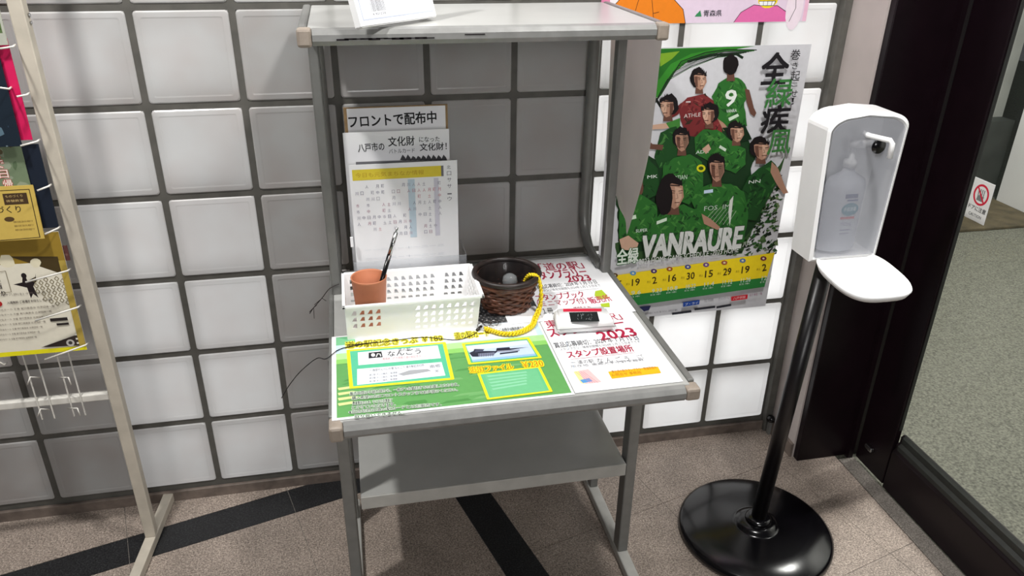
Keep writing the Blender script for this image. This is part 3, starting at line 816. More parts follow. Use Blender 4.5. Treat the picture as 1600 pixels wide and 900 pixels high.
# thin cable and frayed twine at the left of the tabletop
cb = [on(590, 534, 2, TT + .004), on(560, 539, 2, TT + .004), on(530, 546, 2, TT + .004), Vector((.338, -.47, TT + .003)), on(495, 560, 1, -.45), on(470, 580, 1, -.45), on(452, 602, 1, -.45), on(440, 622, 1, -.45)]
o = tube('thin_cable', catmull(cb, 6), .0009, M['black'], None, 5); tag(o, 'thin black cable hanging off the left edge of the tabletop', 'cable')
cb = [on(745, 520, 2, TT + .0035), on(715, 531, 2, TT + .0035), on(660, 527, 2, TT + .0035), on(600, 534, 2, TT + .0035), on(543, 539, 2, TT + .0035)]
o = tube('thin_string', catmull(cb, 6), .0008, M['black'], None, 5); tag(o, 'thin dark string running from key rings along the white basket', 'string')
bm = bmesh.new()
base = [on(u, v, 1, -.20) for u, v in ((530, 444), (515, 451), (503, 466), (490, 481), (484, 490))]
add_tube(bm, catmull(base, 5), .0010, 5)
for k in range(5):
    i = random.choice((1, 2, 3)); add_tube(bm, [base[i], base[i] + Vector((random.uniform(-.02, .01), random.uniform(-.005, .005), random.uniform(-.03, .005)))], .0007, 4)
o = bm_obj('frayed_twine', bm, M['dwick']); tag(o, 'frayed dark twine tied to the left post of the stand', 'twine')

# ------------------------------------------------------------------ wall posters
YW = -.0048
pp_ = thing('football_poster', 'large green football team poster with yellow match date band on the block wall', 'poster', (1.27, YW, .43))
PX0, PX1, PZ0, PZ1 = 1.018, 1.521, .428, 1.140
box('sheet', PX0, PX1, YW, YW + .0006, PZ0, PZ1, M['paper'], pp_)
p = Print((PX0, YW - .0001, PZ0), (1, 0, 0), (0, 0, 1)); pw, ph = PX1 - PX0, PZ1 - PZ0
p.rect(0, 0, pw, ph, (208, 208, 212))
# brush sweep at top left
p.poly([(960, 78), (1180, 72), (1120, 82), (1075, 96), (1048, 118), (1030, 150), (960, 190)], (52, 132, 40))
p.poly([(960, 78), (1120, 76), (1080, 84), (1048, 100), (1030, 124), (960, 160)], (36, 104, 32)); p.poly([(1030, 84), (1062, 80), (1050, 92), (1032, 104)], (120, 160, 40))
for k in range(9): p.line([(1018 + k * 2, 170 - k * 3), (1040 + k * 3, 128 - k * 4), (1078 + k * 3, 106 - k * 3), (1120 + k * 2, 90 - k * 1.6), (1150 + k * 4, 86 - k)], random.uniform(.0008, .003), random.choice([(24, 60, 26), (40, 100, 36), (20, 24, 22)]))
p.line([(1075, 96), (1110, 86), (1150, 84), (1160, 90)], .006, (22, 40, 24)); p.line([(1020, 148), (1036, 172)], .006, (20, 24, 22))


def jag(pts, col, amt=1.2):
    P = []
    for i, a in enumerate(pts):
        b = pts[(i + 1) % len(pts)]; n = max(1, int(math.dist(a, b) / 7))
        for k in range(n): P.append((a[0] + (b[0] - a[0]) * k / n + random.uniform(-amt, amt), a[1] + (b[1] - a[1]) * k / n + random.uniform(-amt, amt)))
    p.poly(P, col)


# grass and crowd texture at the lower right
jag([(1228, 240), (1222, 262), (1160, 395), (965, 410), (960, 380), (1100, 340), (1190, 300)], (52, 84, 44))
for k in range(420):
    t = random.random(); v = random.uniform(268, 398); lim = 1218 - (v - 268) * .08; lo = 1190 - (v - 268) * .55
    u = random.uniform(max(lo, 1110), lim); l = random.uniform(2, 7)
    p.poly([(u, v), (u + l, v - l * random.uniform(-.6, 1.4)), (u + l + random.uniform(0, 3), v + random.uniform(-4, 3)), (u + random.uniform(-1, 3), v + random.uniform(1, 4))], random.choice([(28, 52, 26), (66, 98, 52), (112, 134, 90), (38, 84, 34), (18, 28, 18), (22, 40, 22), (48, 92, 44), (84, 112, 66)]), new=(k % 3 == 0))
G1, G2, G3, G4, G5 = (44, 106, 42), (28, 74, 32), (68, 132, 56), (14, 40, 20), (100, 156, 78)
SK, SKD, SKL, HR = (176, 134, 112), (104, 70, 58), (204, 166, 142), (22, 16, 18)


def mixc(a, b, t): return tuple(a[i] + (b[i] - a[i]) * t for i in range(3))


def jersey(pts, base=G1, n=14, dark=G2, light=G3, lighter=G5):
    jag(pts, base, .8)
    us = [a[0] for a in pts]; vs = [a[1] for a in pts]
    def inside(u, v):
        c = False
        for i in range(len(pts)):
            (x1, y1), (x2, y2) = pts[i], pts[i - 1]
            if (y1 > v) != (y2 > v) and u < (x2 - x1) * (v - y1) / (y2 - y1) + x1: c = not c
        return c
    for k in range(n * 6):
        u, v = random.uniform(min(us), max(us)), random.uniform(min(vs), max(vs)); l = random.uniform(5, 16); an = random.choice((-1, 1)) * random.uniform(.3, 1.2)
        q = (u + l * math.cos(an), v + l * math.sin(an))
        if not (inside(u, v) and inside(*q)): continue
        wv = random.uniform(1.6, 4.5); mu, mv = (u + q[0]) / 2, (v + q[1]) / 2; p.poly([(u, v), (mu, mv - wv), q, (mu + 1, mv + wv * .6)], random.choice([mixc(base, dark, .7), mixc(base, dark, .9), mixc(base, light, .6), mixc(base, G4, .6), mixc(base, lighter, .6), mixc(base, light, .9)]))


def head(u, v, w_, h_, f=0, hair=HR, skin=SK, tilt=0.):
    hw, hh = w_ / 2, h_ / 2
    p.poly([(u - hw * .45, v + hh * .5), (u + hw * .45, v + hh * .5), (u + hw * .6, v + hh * 1.35), (u - hw * .6, v + hh * 1.35)], SKD)
    p.ell(u - (0 if f == 9 else f) * hw * .25, v - hh * .18, hw * 1.08, hh * .98, hair, n=18, rough=.10)
    if f == 9: return
    p.poly([(u + f * 1 - hw * .86, v - hh * .38), (u + f - hw * .2, v - hh * .6), (u + f * 2 + hw * .80, v - hh * .45), (u + f * 2 + hw * .9, v + hh * .25), (u + f * 2 + hw * .4, v + hh * .85), (u + f * 2 - hw * .05, v + hh * 1.0), (u + f - hw * .5, v + hh * .75), (u + f - hw * .8, v + hh * .2)], skin)
    s = f if f else 1
    p.poly([(u + s * hw * .15, v - hh * .4), (u + s * hw * .8, v - hh * .3), (u + s * hw * .82, v + hh * .3), (u + s * hw * .35, v + hh * .85), (u + s * hw * .2, v + hh * .3)], SKL if f else tuple(int(c * .72) for c in skin))
    p.poly([(u - s * hw * .7, v - hh * .3), (u - s * hw * .25, v - hh * .3), (u - s * hw * .2, v + hh * .8), (u - s * hw * .6, v + hh * .55)], SKD)
    c = u + f * hw * .35
    for d in (-1, 1):
        p.line([(c + d * hw * .18, v - hh * .12), (c + d * hw * .55, v - hh * .17)], .0016, (24, 16, 16)); p.line([(c + d * hw * .2, v + hh * .0), (c + d * hw * .5, v - hh * .01)], .0013, (30, 20, 20), new=False)
    p.line([(c, v + hh * .02), (c + hw * .10 * s, v + hh * .32), (c - hw * .12, v + hh * .35)], .0010, SKD)
    p.line([(u - hw * .5, v - hh * .5), (u + hw * .6, v - hh * .46)], .003, hair)
    p.line([(c - hw * .22, v + hh * .6), (c + hw * .24, v + hh * .58)], .0018, (70, 28, 26))
    for k in range(12):
        q = random.uniform(-1, 1); p.poly([(u + q * hw - 2, v - hh * (1.0 - .5 * q * q) + 4), (u + q * hw * 1.1 + random.uniform(-1.5, 1.5), v - hh * (1.22 - .5 * q * q)), (u + q * hw + 2, v - hh * (1.0 - .5 * q * q) + 4)], hair)


def logo(u, v, wd, t='VAN', c=(224, 232, 226), h=5): p.text(t, u, v, h, (wd, -wd * .10), c, .0)


# dark mass behind the group
jag([(1070, 200), (1160, 200), (1180, 240), (1172, 270), (1190, 340), (1160, 372), (1100, 380), (968, 396), (960, 262), (1000, 236), (1030, 252)], (24, 56, 28), 2)
# back row
jersey([(1058, 166), (1074, 152), (1100, 146), (1116, 158), (1124, 172), (1128, 208), (1100, 215), (1070, 212)], (122, 44, 46), 14, (82, 26, 30), (146, 66, 62), (160, 84, 78))
p.poly([(1052, 172), (1064, 160), (1060, 178), (1046, 186)], (112, 40, 42)); p.poly([(1124, 172), (1131, 186), (1136, 204), (1130, 204), (1120, 184)], SK)
head(1092, 124, 21, 33, 1); logo(1068, 184, 26, 'ATHLE', (226, 214, 210), 6); p.rect(*p.px(1071, 160), *[a + b for a, b in zip(p.px(1071, 160), (.012, .003))], (220, 206, 204))
jersey([(1112, 150), (1122, 130), (1134, 121), (1152, 121), (1164, 130), (1170, 148), (1162, 160), (1166, 196), (1140, 202), (1122, 186), (1116, 166)], G1, 16, G2, G3, G5)
head(1141, 104, 22, 33, 9); p.text('9', 1131, 166, 25, (17, -1), (228, 234, 226), .04); logo(1134, 176, 16, 'VANRA', h=5); p.poly([(1137, 184), (1152, 177), (1154, 181), (1139, 189)], (200, 220, 196))
p.poly([(1163, 138), (1170, 140), (1177, 168), (1181, 176), (1178, 182), (1172, 178), (1166, 160)], SKD); jag([(1128, 200), (1164, 194), (1174, 218), (1152, 222), (1140, 212)], G4)
# middle row
p.poly([(1010, 196), (1040, 192), (1058, 188), (1060, 196), (1036, 201), (1010, 202)], SKL); p.poly([(1040, 192), (1062, 184), (1062, 202), (1048, 204)], G3)
jersey([(1032, 206), (1056, 196), (1066, 214), (1058, 258), (1030, 262), (1022, 246)], G2, 10); head(1043, 166, 25, 34, -1); p.ell(1012, 226, 7, 5, SKD); p.poly([(1014, 224), (1036, 226), (1034, 234), (1012, 232)], SKD)
jersey([(1084, 214), (1098, 202), (1120, 202), (1134, 212), (1134, 246), (1108, 252), (1086, 240)], G1, 14, G2, G3, G5); head(1107, 178, 23, 33, -1); logo(1086, 240, 22, 'ADIT'); p.poly([(1096, 232), (1106, 224), (1110, 232), (1102, 240)], SKL)
jersey([(1122, 222), (1134, 214), (1152, 226), (1164, 232), (1164, 256), (1148, 270), (1128, 262)], G1, 12, G2, G3, G5); head(1149, 206, 23, 31, 1); p.poly([(1124, 226), (1134, 232), (1132, 236), (1122, 230)], (210, 226, 206))
jersey([(1036, 258), (1052, 246), (1078, 240), (1096, 252), (1098, 290), (1076, 318), (1046, 310), (1032, 286)], G1, 18, G2, G3, G5); head(1064, 218, 24, 36, 0); logo(1040, 282, 32, 'STPOTIAN', (206, 226, 206), 7); p.ell(1094, 262, 7, 6, (214, 214, 30)); p.ell(1094, 262, 4, 3, (60, 80, 20))
jersey([(1168, 276), (1184, 262), (1204, 250), (1214, 262), (1212, 286), (1198, 310), (1180, 344), (1158, 340), (1156, 300)], G2, 16, G4, G1, G3); head(1187, 232, 27, 34, 1); p.poly([(1204, 252), (1214, 262), (1224, 288), (1230, 300), (1222, 302), (1210, 284), (1202, 268)], SK); logo(1168, 286, 18, 'NN')
# left cluster
jersey([(966, 250), (1006, 240), (1026, 262), (1030, 300), (1000, 316), (966, 300)], G2, 10, G4, G1, G3); p.ell(994, 292, 10, 16, SKD); logo(1010, 278, 16, 'MK')
jersey([(966, 320), (1000, 302), (1026, 318), (1026, 372), (966, 380)], G1, 12, G2, G3, G5); p.poly([(984, 336), (992, 334), (993, 340), (984, 342)], (210, 228, 206)); logo(992, 362, 18, 'SUPER')
# front row
jersey([(1078, 310), (1094, 292), (1112, 284), (1140, 286), (1160, 298), (1168, 332), (1160, 376), (1120, 384), (1084, 374), (1088, 340)], G1, 24, G2, G3, G5); head(1118, 262, 26, 42, 0); p.poly([(1098, 296), (1112, 294), (1112, 299), (1098, 301)], (196, 216, 236)); logo(1098, 328, 40, 'FOS  IM', (190, 206, 190), 7)
for k in range(7): p.line([(1098 + k * 6, 344 + k), (1118 + k * 5, 322 + k)], .0009, (198, 214, 190))
p.poly([(1144, 304), (1140, 340), (1138, 352), (1136, 330), (1138, 312)], (214, 218, 208))
jersey([(1016, 352), (1034, 326), (1066, 318), (1094, 330), (1104, 346), (1084, 366), (1040, 378), (1014, 378)], G1, 18, G2, G3, G5); head(1050, 300, 32, 50, 1); p.ell(1036, 308, 13, 26, HR, n=16, rough=.08); p.poly([(1094, 332), (1108, 340), (1124, 354), (1120, 358), (1098, 348)], SK); p.poly([(1024, 344), (1040, 338), (1040, 343), (1024, 349)], (210, 228, 206))
p.poly([(966, 372), (980, 366), (996, 378), (992, 390), (970, 388)], SKL)
# bottom of the picture and titles
p.text('VANRAURE', 1000, 401, 33, (154, -16), (216, 218, 214), .075, skew=.05, outline=(60, 84, 60), ow=.05); p.text('全緑', 962, 412, 24, (33, -4), (228, 236, 226), .03, outline=(30, 100, 44), ow=.05); p.text('八戸', 1158, 384, 8, (11, -1), (216, 218, 214), .02)
p.text('2023 HOME GAME SCHEDULE -2023 HOME', 996, 411, 8, (155, -19), (222, 226, 220), .01, skew=.07)
p.poly([(960, 428), (1208, 392.5), (1196, 431), (958, 462)], (252, 222, 34))
p.poly([(958, 462), (1196, 431), (1192, 446), (958, 480)], (42, 128, 60))
dates = ['3.5', '19', '2', '16', '30', '15', '29', '19', '2']
for k, d in enumerate(dates):
    u = 954 + k * 28.4 + (0 if len(d) > 1 else 4); v = 448 - k * 3.3
    p.text(d, u + 3, v, 10.5, (12 if len(d) > 1 else 6.5, -1.5), (60, 44, 16), .03)
    p.text('月土', u - 6, v - 1, 3.5, (6, -.8), (130, 104, 30), 0); e = [(90, 60, 30), (90, 150, 200), (70, 40, 110), (170, 90, 30), (70, 80, 150), (110, 70, 140), (170, 90, 60), (90, 120, 170), (120, 40, 60)][k]
    p.ell(u + 5, v - 20, 5, 3.6, e, n=8); p.ell(u + 5, v - 20, 2, 1.6, (232, 224, 190), n=6)
    p.text(['8.27', '9.6', '9.23', '10.8', '10.22', '11.4', '11.12', '11.26', '12.2'][k], u + 2, v + 14.5, 6.5, (15, -2), (214, 232, 214), .01); p.text('日本', u, v + 18.5, 2.5, (16, -2), (206, 226, 206), 0)
p.poly([(997, 477), (1015, 475), (1012, 482), (1004, 484)], (40, 44, 84)); p.poly([(1065, 470), (1091, 466), (1090, 473), (1065, 477)], (36, 74, 156)); p.text('プ・ライ', 1068, 475, 4, (20, -2.5), (220, 226, 236), 0)
p.poly([(1140, 461), (1166, 457.5), (1165, 464.5), (1140, 468)], (206, 36, 50)); p.text('八戸学院', 1143, 466, 4, (19, -2.5), (240, 220, 220), 0)
p.text('市立 文化会館', 1098, 470, 4.5, (14, -2), (110, 110, 120), 0); p.text('ヴァンラーレ', 1120, 467, 4, (17, -2.5), (120, 120, 130), 0); p.text('試合情報はこちらをご覧ください。お問合せ 電話', 1006, 489, 3, (50, -6), (90, 90, 96), 0)
for a_, b_ in (((1083, 476), (1115, 480)), ((1117, 474), (1140, 477)), ((1048, 484), (1078, 487))):
    p.poly([(a_[0], b_[1] - 1), (b_[0], b_[1] - 5), (b_[0], b_[1] - 1.5), (a_[0], b_[1] + 2.5)], (46, 48, 56))
p.text('協力 後援 一覧', 1168, 461, 4, (20, -3), (150, 90, 120), 0)
# vertical titles at the right
for c, u, v, h, wd, col in (('全', 1184, 131, 48, 41, (28, 26, 30)), ('緑', 1191, 168, 45, 40, (58, 122, 60)), ('疾', 1184, 207, 42, 42, (28, 26, 30)), ('風', 1195, 240, 37, 35, (62, 124, 62))):
    p.text(c, u, v, h, (wd, -2), col, .038 if c in '全疾' else .018)
for c, u, v, h, wd in (('巻', 1231, 92.5, 15.5, 15), ('き', 1234, 107, 10, 9), ('起', 1231, 126, 16, 14), ('こ', 1233, 134.5, 6, 9), ('せ', 1231, 150, 9.5, 11), ('！', 1233, 162, 10, 4)): p.text(c, u, v, h, (wd, -.8), (30, 28, 32), .012)
# thin brush texture over the title
for k in range(26):
    u = random.uniform(1002, 1150); p.line([(u, 372 + random.uniform(-6, 20) - (u - 1000) * .1), (u + 4, 384 - (u - 1000) * .1)], .0006, (96, 112, 92), new=(k == 0))
p.build('print', pp_)

po = thing('cartoon_poster', 'pink poster with orange and pink rounded cartoon shapes above the football poster', 'poster', (1.24, YW, 1.19))
box('sheet', .985, 1.495, YW, YW + .0006, 1.193, 1.62, M['paper'], po)
p = Print((.985, YW - .0001, 1.193), (1, 0, 0), (0, 0, 1))
p.rect(0, 0, .51, .427, (232, 186, 208)); p.rect(.09, 0, .50, .42, (226, 206, 224)); p.rect(.0, 0, .035, .427, (222, 130, 170))
BK = (40, 24, 26)
p.ell(.068, .07, .05, .075, (240, 232, 236), False, 22)
def outl(pts, col, wd=.0014): p.poly(pts, col, False); p.line(pts, wd, BK, False)
outl([(.012, 0), (.02, .03), (.05, .06), (.10, .078), (.16, .062), (.196, .03), (.205, 0)], (232, 130, 30)); p.line([(.075, .002), (.088, .055)], .0012, BK, False); p.line([(.128, .002), (.118, .055)], .0012, BK, False); p.line([(.066, .022), (.082, .02)], .0012, BK, False); p.line([(.124, .022), (.138, .025)], .0012, BK, False)
outl([(.325, 0), (.34, .022), (.37, .038), (.40, .035), (.43, .036), (.455, .022), (.462, 0)], (226, 110, 170)); p.ell(.404, .052, .026, .022, (240, 216, 40), False); outl([(.386, .036), (.42, .036), (.424, .046), (.382, .046)], (240, 240, 244)); p.line([(.394, .036), (.393, .046)], .001, BK, False); p.line([(.404, .036), (.404, .046)], .001, BK, False); p.line([(.414, .036), (.415, .046)], .001, BK, False)
p.ell(.475, .03, .022, .05, (238, 222, 232), False); p.line([(.466, 0), (.478, .03), (.472, .07)], .0012, BK, False)
p.poly([(.226, .014), (.243, .014), (.238, .028), (.233, .022), (.230, .020)], (60, 140, 90), False); p.text('青森県', .247, .014, .014, .045, (70, 66, 76), .02, False)
p.build('print', po)

# ------------------------------------------------------------------ hand sanitiser stand
sx, sy = 1.345, -.412
hs = thing('sanitiser_stand', 'black round-based pole stand carrying the white hand sanitiser dispenser', 'stand', (sx, sy, 0))
lathe('base', [(0, .0), (.186, .0), (.191, .006), (.190, .014), (.182, .020), (.12, .028), (.06, .033), (.052, .034), (.05, .040), (.034, .043), (0, .043)], (sx, sy, .001), M['black'], hs, 64)
lathe('collar', [(.0, .0), (.033, .0), (.032, .006), (.024, .010), (0, .010)], (sx + .006, sy + .002, .044), M['black'], hs, 32)
tube('pole', [(sx + .006, sy + .003, .045), (1.402, -.395, .756)], .0185, M['blackm'], hs, 24)
bc = 1.4085
dp = thing('hand_sanitiser_dispenser', 'white wall-style hand sanitiser dispenser with drip tray and bottle inside', 'dispenser', (bc, -.40, .76))
def outline(inset=0., n=8):
    bw, tw_, z0, z1, r = .0775 - inset, .0885 - inset, .772 + inset, 1.080 - inset, .05 - inset * .5
    P = [(bc - bw, z0), (bc + bw, z0)]
    for k in range(n + 1):
        a = math.pi / 2 * k / n; P.append((bc - .004 + tw_ - r + r * math.cos(a), z1 - r * .62 + r * .62 * math.sin(a)))
    P.append((bc - .010, z1 + .004))
    for k in range(n + 1):
        a = math.pi / 2 + math.pi / 2 * k / n; P.append((bc - .004 - tw_ + r + r * math.cos(a), z1 - r * .62 + r * .62 * math.sin(a)))
    return P
O1, O2 = outline(), outline(.006)
bm = bmesh.new(); rings = []
for P, y in ((O1, -.366), (O1, -.436), (O2, -.4405), (outline(.009), -.436), (outline(.009), -.371)): rings.append([bm.verts.new((a, y, b)) for a, b in P])
for A, B in zip(rings, rings[1:]):
    for k in range(len(A)):
        f = bm.faces.new((A[k], A[(k + 1) % len(A)], B[(k + 1) % len(A)], B[k])); f.smooth = False
bm.faces.new(rings[0]); bm.faces.new(rings[-1][::-1]); bmesh.ops.recalc_face_normals(bm, faces=bm.faces); bm_obj('housing', bm, M['white'], dp)
cv = prism('front_cover', outline(.010), 'y', -.442, -.4395, M['frost'], dp)
# spout, knob hole
bm = bmesh.new(); add_lathe(bm, [(0, 0), (.015, 0), (.015, .002), (0, .002)], (0, 0, 0), 24); bmesh.ops.rotate(bm, verts=bm.verts, cent=(0, 0, 0), matrix=Matrix.Rotation(math.pi / 2, 3, 'X')); bmesh.ops.translate(bm, verts=bm.verts, vec=(1.430, -.4425, 1.016)); bm_obj('pump_hole', bm, M['black'], dp)
tube('spout', [(1.400, -.428, 1.040), (1.402, -.446, 1.039), (1.421, -.484, 1.039), (1.4235, -.488, 1.034), (1.424, -.489, 1.006)], .0052, M['white'], dp, 12)
# drip tray: shallow tongue with raised lip
bm = bmesh.new(); n = 40; R0, R1, R2, R3 = [], [], [], []
for k in range(n):
    a = 2 * math.pi * k / n; ca, sa = math.cos(a), math.sin(a)
    ux = math.copysign(abs(ca) ** .62, ca); uy = math.copysign(abs(sa) ** .7, sa)
    def pt(s, dz):
        x = bc + .012 - .012 * uy + .080 * s * ux; y = -.497 + .075 * s * uy
        return (x, y, .763 + (y + .497) * .24 + dz)
    R0.append(bm.verts.new(pt(.93, -.012))); R1.append(bm.verts.new(pt(1, .0))); R2.append(bm.verts.new(pt(.97, .004))); R3.append(bm.verts.new(pt(.90, -.002)))
for A, B in ((R0, R1), (R1, R2), (R2, R3)):
    for k in range(n):
        f = bm.faces.new((A[k], A[(k + 1) % n], B[(k + 1) % n], B[k])); f.smooth = True
bm.faces.new(R0[::-1]); bm.faces.new(R3); bmesh.ops.recalc_face_normals(bm, faces=bm.faces); bm_obj('drip_tray', bm, M['white'], dp)
box('bracket', bc - .035, bc + .028, -.405, -.380, .757, .777, M['blackm'], dp, .002)
bt = thing('sanitiser_bottle', 'clear sanitiser bottle with blue and red label inside the dispenser', 'bottle', (bc - .006, -.408, .79))
b0 = (bc - .008, -.4075, .789)
lathe('bottle_body', [(0, 0), (.026, 0), (.0275, .004), (.0275, .135), (.024, .152), (.011, .166), (.010, .176), (0, .176)], b0, M['bottle'], bt, 32, rfun=lambda t, j: (1.62 if j < 5 else 1.2) / math.sqrt(math.cos(2 * math.pi * t) ** 2 + ((1.62 if j < 5 else 1.2) * math.sin(2 * math.pi * t)) ** 2))
lathe('pump_collar', [(0, .176), (.013, .176), (.013, .190), (.006, .194), (.005, .215), (0, .215)], b0, M['white'], bt, 20)
tube('pump_head', [(b0[0] - .012, b0[1], b0[2] + .224), (b0[0] + .03, b0[1] - .016, b0[2] + .226)], .0085, M['white'], bt, 12)
bm = bmesh.new()
p = Print((b0[0] - .02, b0[1] - .0278, b0[2]), (1, 0, 0), (0, 0, 1))
p.rect(.006, .118, .034, .127, (44, 52, 124)); p.rect(.012, .112, .036, .115, (70, 84, 150)); p.ell(.022, .094, .019, .014, (40, 140, 160), False, 18); p.text('手指消毒', .008, .090, .009, .028, (226, 240, 244), .02, False)
p.rect(.004, .073, .036, .078, (206, 62, 60)); p.text('アルコール', .008, .058, .008, .024, (90, 100, 140), 0, False); p.rect(.008, .048, .032, .050, (140, 146, 170)); p.rect(.010, .040, .030, .042, (150, 156, 176))
p.build('label', bt)

# ------------------------------------------------------------------ door sticker, small door stop
ds = thing('caution_sticker', 'white sticker with red crossed circle and hand on the glass door', 'sticker', (1.786, -.37, .85))
q = [on(u, v, 0, 1.7858) for u, v in ((1508, 337), (1540, 349), (1552, 291), (1522, 279))]
cy_ = sum(a.y for a in q) / 4; cz_ = sum(a.z for a in q) / 4
p = Print((1.7858, cy_, cz_), (0, -1, 0), (0, 0, 1)); hw, hh = .030, .047
p.rect(-hw, -hh, hw, hh, (222, 222, 218))
p.ell(0, .014, .0225, .0245, (202, 40, 62), False, 26); p.ell(0, .014, .0175, .0195, (222, 222, 218), False, 26)
for k in range(4): p.line([(-.008 + k * .005, .008), (-.009 + k * .0055, .026)], .0028, (120, 124, 122), False)
p.poly([(-.010, .0), (.008, .0), (.010, .012), (-.009, .012)], (120, 124, 122), False); p.line([(-.014, .030), (.013, -.002)], .004, (202, 40, 62), False)
p.text('ドアに注意', -.026, -.024, .011, .052, (30, 32, 34), .03, False); p.text('CAUTION', -.020, -.038, .007, .038, (60, 62, 64), .02, False)
p.build('print', ds)
bm = bmesh.new(); add_box(bm, 1.7860, 1.7868, cy_ - hw, cy_ + hw, cz_ - hh, cz_ + hh); bm_obj('backing', bm, M['paper'], ds)
dk = lathe('door_bumper', [(0, 0), (.011, 0), (.012, .008), (.008, .016), (0, .018)], (1.588, -.034, .046), M['black'], None, 16); tag(dk, 'small black rubber bumper on the corner skirting behind the pole', 'bumper')
box('post', 1.583, 1.5915, -.04, -.028, .0, .046, M['steelg'], dk)

# ------------------------------------------------------------------ pamphlet rack at the left
rk = thing('pamphlet_rack', 'beige metal pamphlet rack with wire pockets at the left edge', 'rack', (-.145, -.155, 0))
box('post', -.156, -.131, -.168, -.143, .027, 1.55, M['rack'], rk, .002)
box('post', -.72, -.695, -.168, -.143, .027, 1.55, M['rack'], rk, .002)
ang = .09
for bx_ in (-.1435, -.7075):
    bm = bmesh.new(); add_box(bm, -.0125, .0125, -.30, .147, .003, .027, .002); bmesh.ops.rotate(bm, verts=bm.verts, cent=(0, 0, 0), matrix=Matrix.Rotation(-ang, 3, 'Z'))
    bmesh.ops.translate(bm, verts=bm.verts, vec=(bx_, -.155, 0)); bm_obj('foot', bm, M['rack'], rk)
box('crossbar', -.695, -.156, -.165, -.148, .432, .449, M['wire'], rk, .002)
tube('screw', [(-.1305, -.152, 1.245), (-.128, -.152, 1.245)], .004, M['metal'], rk, 8)
tube('screw', [(-.1305, -.152, 1.232), (-.128, -.152, 1.232)], .003, M['metal'], rk, 8)


def wire(pxs, ys, r=.0017, name='wire'):
    P = [on(u, v, 1, y) for (u, v), y in zip(pxs, ys)]
    bm = bmesh.new(); add_tube(bm, P, r, 6); return bm_obj(name, bm, M['wire'], rk)


# leaflets: slanted sheets in pockets
def leaflet(label, cat, u, vt_, vb_, wd, y0, y1, col, draw, th=.002, name='leaflet', zt=None, zb_=None, xr=None):
    a = on(u[0], vt_, 1, y1); b = on(u[1], vb_, 1, y0)
    x1 = xr if xr is not None else (a.x + b.x) / 2
    t = thing(name, label, cat, (x1 - wd / 2, y0, b.z)); bm = bmesh.new(); o0, o1 = Vector((x1 - wd, y0, b.z)), Vector((x1 - wd, y1, a.z)); ey = (o1 - o0); H_ = ey.length; ey.normalize(); ex = Vector((1, 0, 0)); n = ex.cross(ey)
    q = [o0, o0 + ex * wd, o1 + ex * wd, o1]; A = [bm.verts.new(v) for v in q]; B = [bm.verts.new(v - n * th) for v in q]
    bm.faces.new(A); bm.faces.new(B[::-1])
    for i in range(4): bm.faces.new((A[(i + 1) % 4], A[i], B[i], B[(i + 1) % 4]))
    bmesh.ops.recalc_face_normals(bm, faces=bm.faces); bm_obj('paper', bm, mat('leaflet_' + '_'.join(map(str, col)), col, .5, noise=.03), t)
    p = Print(o0 + n * .0002, ex, ey); draw(p, wd, H_); p.build('print', t); return t


def d_fest(p, W, H):
    p.rect(0, 0, W, H, (176, 152, 70)); p.rect(0, 0, W - .012, H - .062, (226, 220, 202)); p.rect(0, H - .062, W, H, (150, 122, 44)); p.rect(0, 0, W, .010, (232, 222, 30))
    p.poly([(W - .10, H - .045), (W - .012, H - .052), (W - .012, H - .09), (W - .05, H - .07)], (70, 56, 28), False)
    for cx_, cy2, r in ((W - .105, H - .055, .014), (W - .055, H - .062, .010), (W - .150, H - .07, .01)): p.ell(cx_, cy2, r, r, (226, 218, 190), False, 12, rough=.12)
    p.ell(W - .165, H - .06, .007, .007, (70, 62, 56), False, 7, rough=.3)
    p.poly([(W - .105, H - .105), (W - .088, H - .102), (W - .085, H - .090), (W - .079, H - .092), (W - .078, H - .100), (W - .062, H - .092), (W - .060, H - .085), (W - .062, H - .100), (W - .070, H - .112), (W - .066, H - .138), (W - .074, H - .128), (W - .080, H - .138), (W - .082, H - .114)], (34, 26, 28), False)
    p.ell(W - .082, H - .088, .005, .006, (34, 26, 28), False)
    for i in range(6):
        for j in range(5):
            if i + j < 8: p.frame([(W - .014 - i * .010 - a * .004, H - .105 - j * .012 + (i % 2) * .006 + b * .005) for a, b in ((0, 1), (1, 0), (0, -1), (-1, 0))], .0012, (120, 108, 74), False)
    p.frame([(-.01, H - .13), (W - .112, H - .12), (W - .112, H - .075), (-.01, H - .080)], .001, (120, 108, 84), False)
    p.text('南郷', W - .15, H - .098, .012, .024, (40, 34, 32), .02, False); p.text('新酒', W - .15, H - .112, .012, .024, (40, 34, 32), .02, False); p.text('まつり', W - .155, H - .127, .010, .032, (40, 34, 32), .02, False)
    p.ell(W - .140, .120, .006, .006, (176, 40, 40), False); p.text('入場無料 ご来場をお待ちしています', W - .125, .118, .006, .085, (70, 62, 60), .01, False)
    p.text('二月十八日(土) 十時三十分', W - .14, .135, .006, .09, (90, 80, 78), .0, False)
    for k in range(7): p.text('会場 南郷文化ホール 主催 実行委員会 出演団体一覧', W - .17, .104 - k * .011, .0045, .13 - k * .008, (116, 104, 96), 0, False)
    p.poly([(W - .085, .015), (W - .02, .035), (W - .004, .040), (W - .004, .012)], (54, 44, 40), False); p.ell(W - .028, .020, .008, .008, (190, 186, 180), False); p.ell(W - .028, .020, .004, .004, (60, 56, 54), False)
    for k in range(5): p.rect(W - .016 + (k % 2) * .006, .016 + k * .005, W - .011 + (k % 2) * .006, .020 + k * .005, (220, 216, 208), new=(k == 0))
    p.rect(W - .055, .072, W - .022, .079, (44, 38, 36)); p.rect(W - .045, .062, W - .022, .067, (44, 38, 36), False); p.rect(W - .012, .010, W, H - .06, (176, 152, 70))


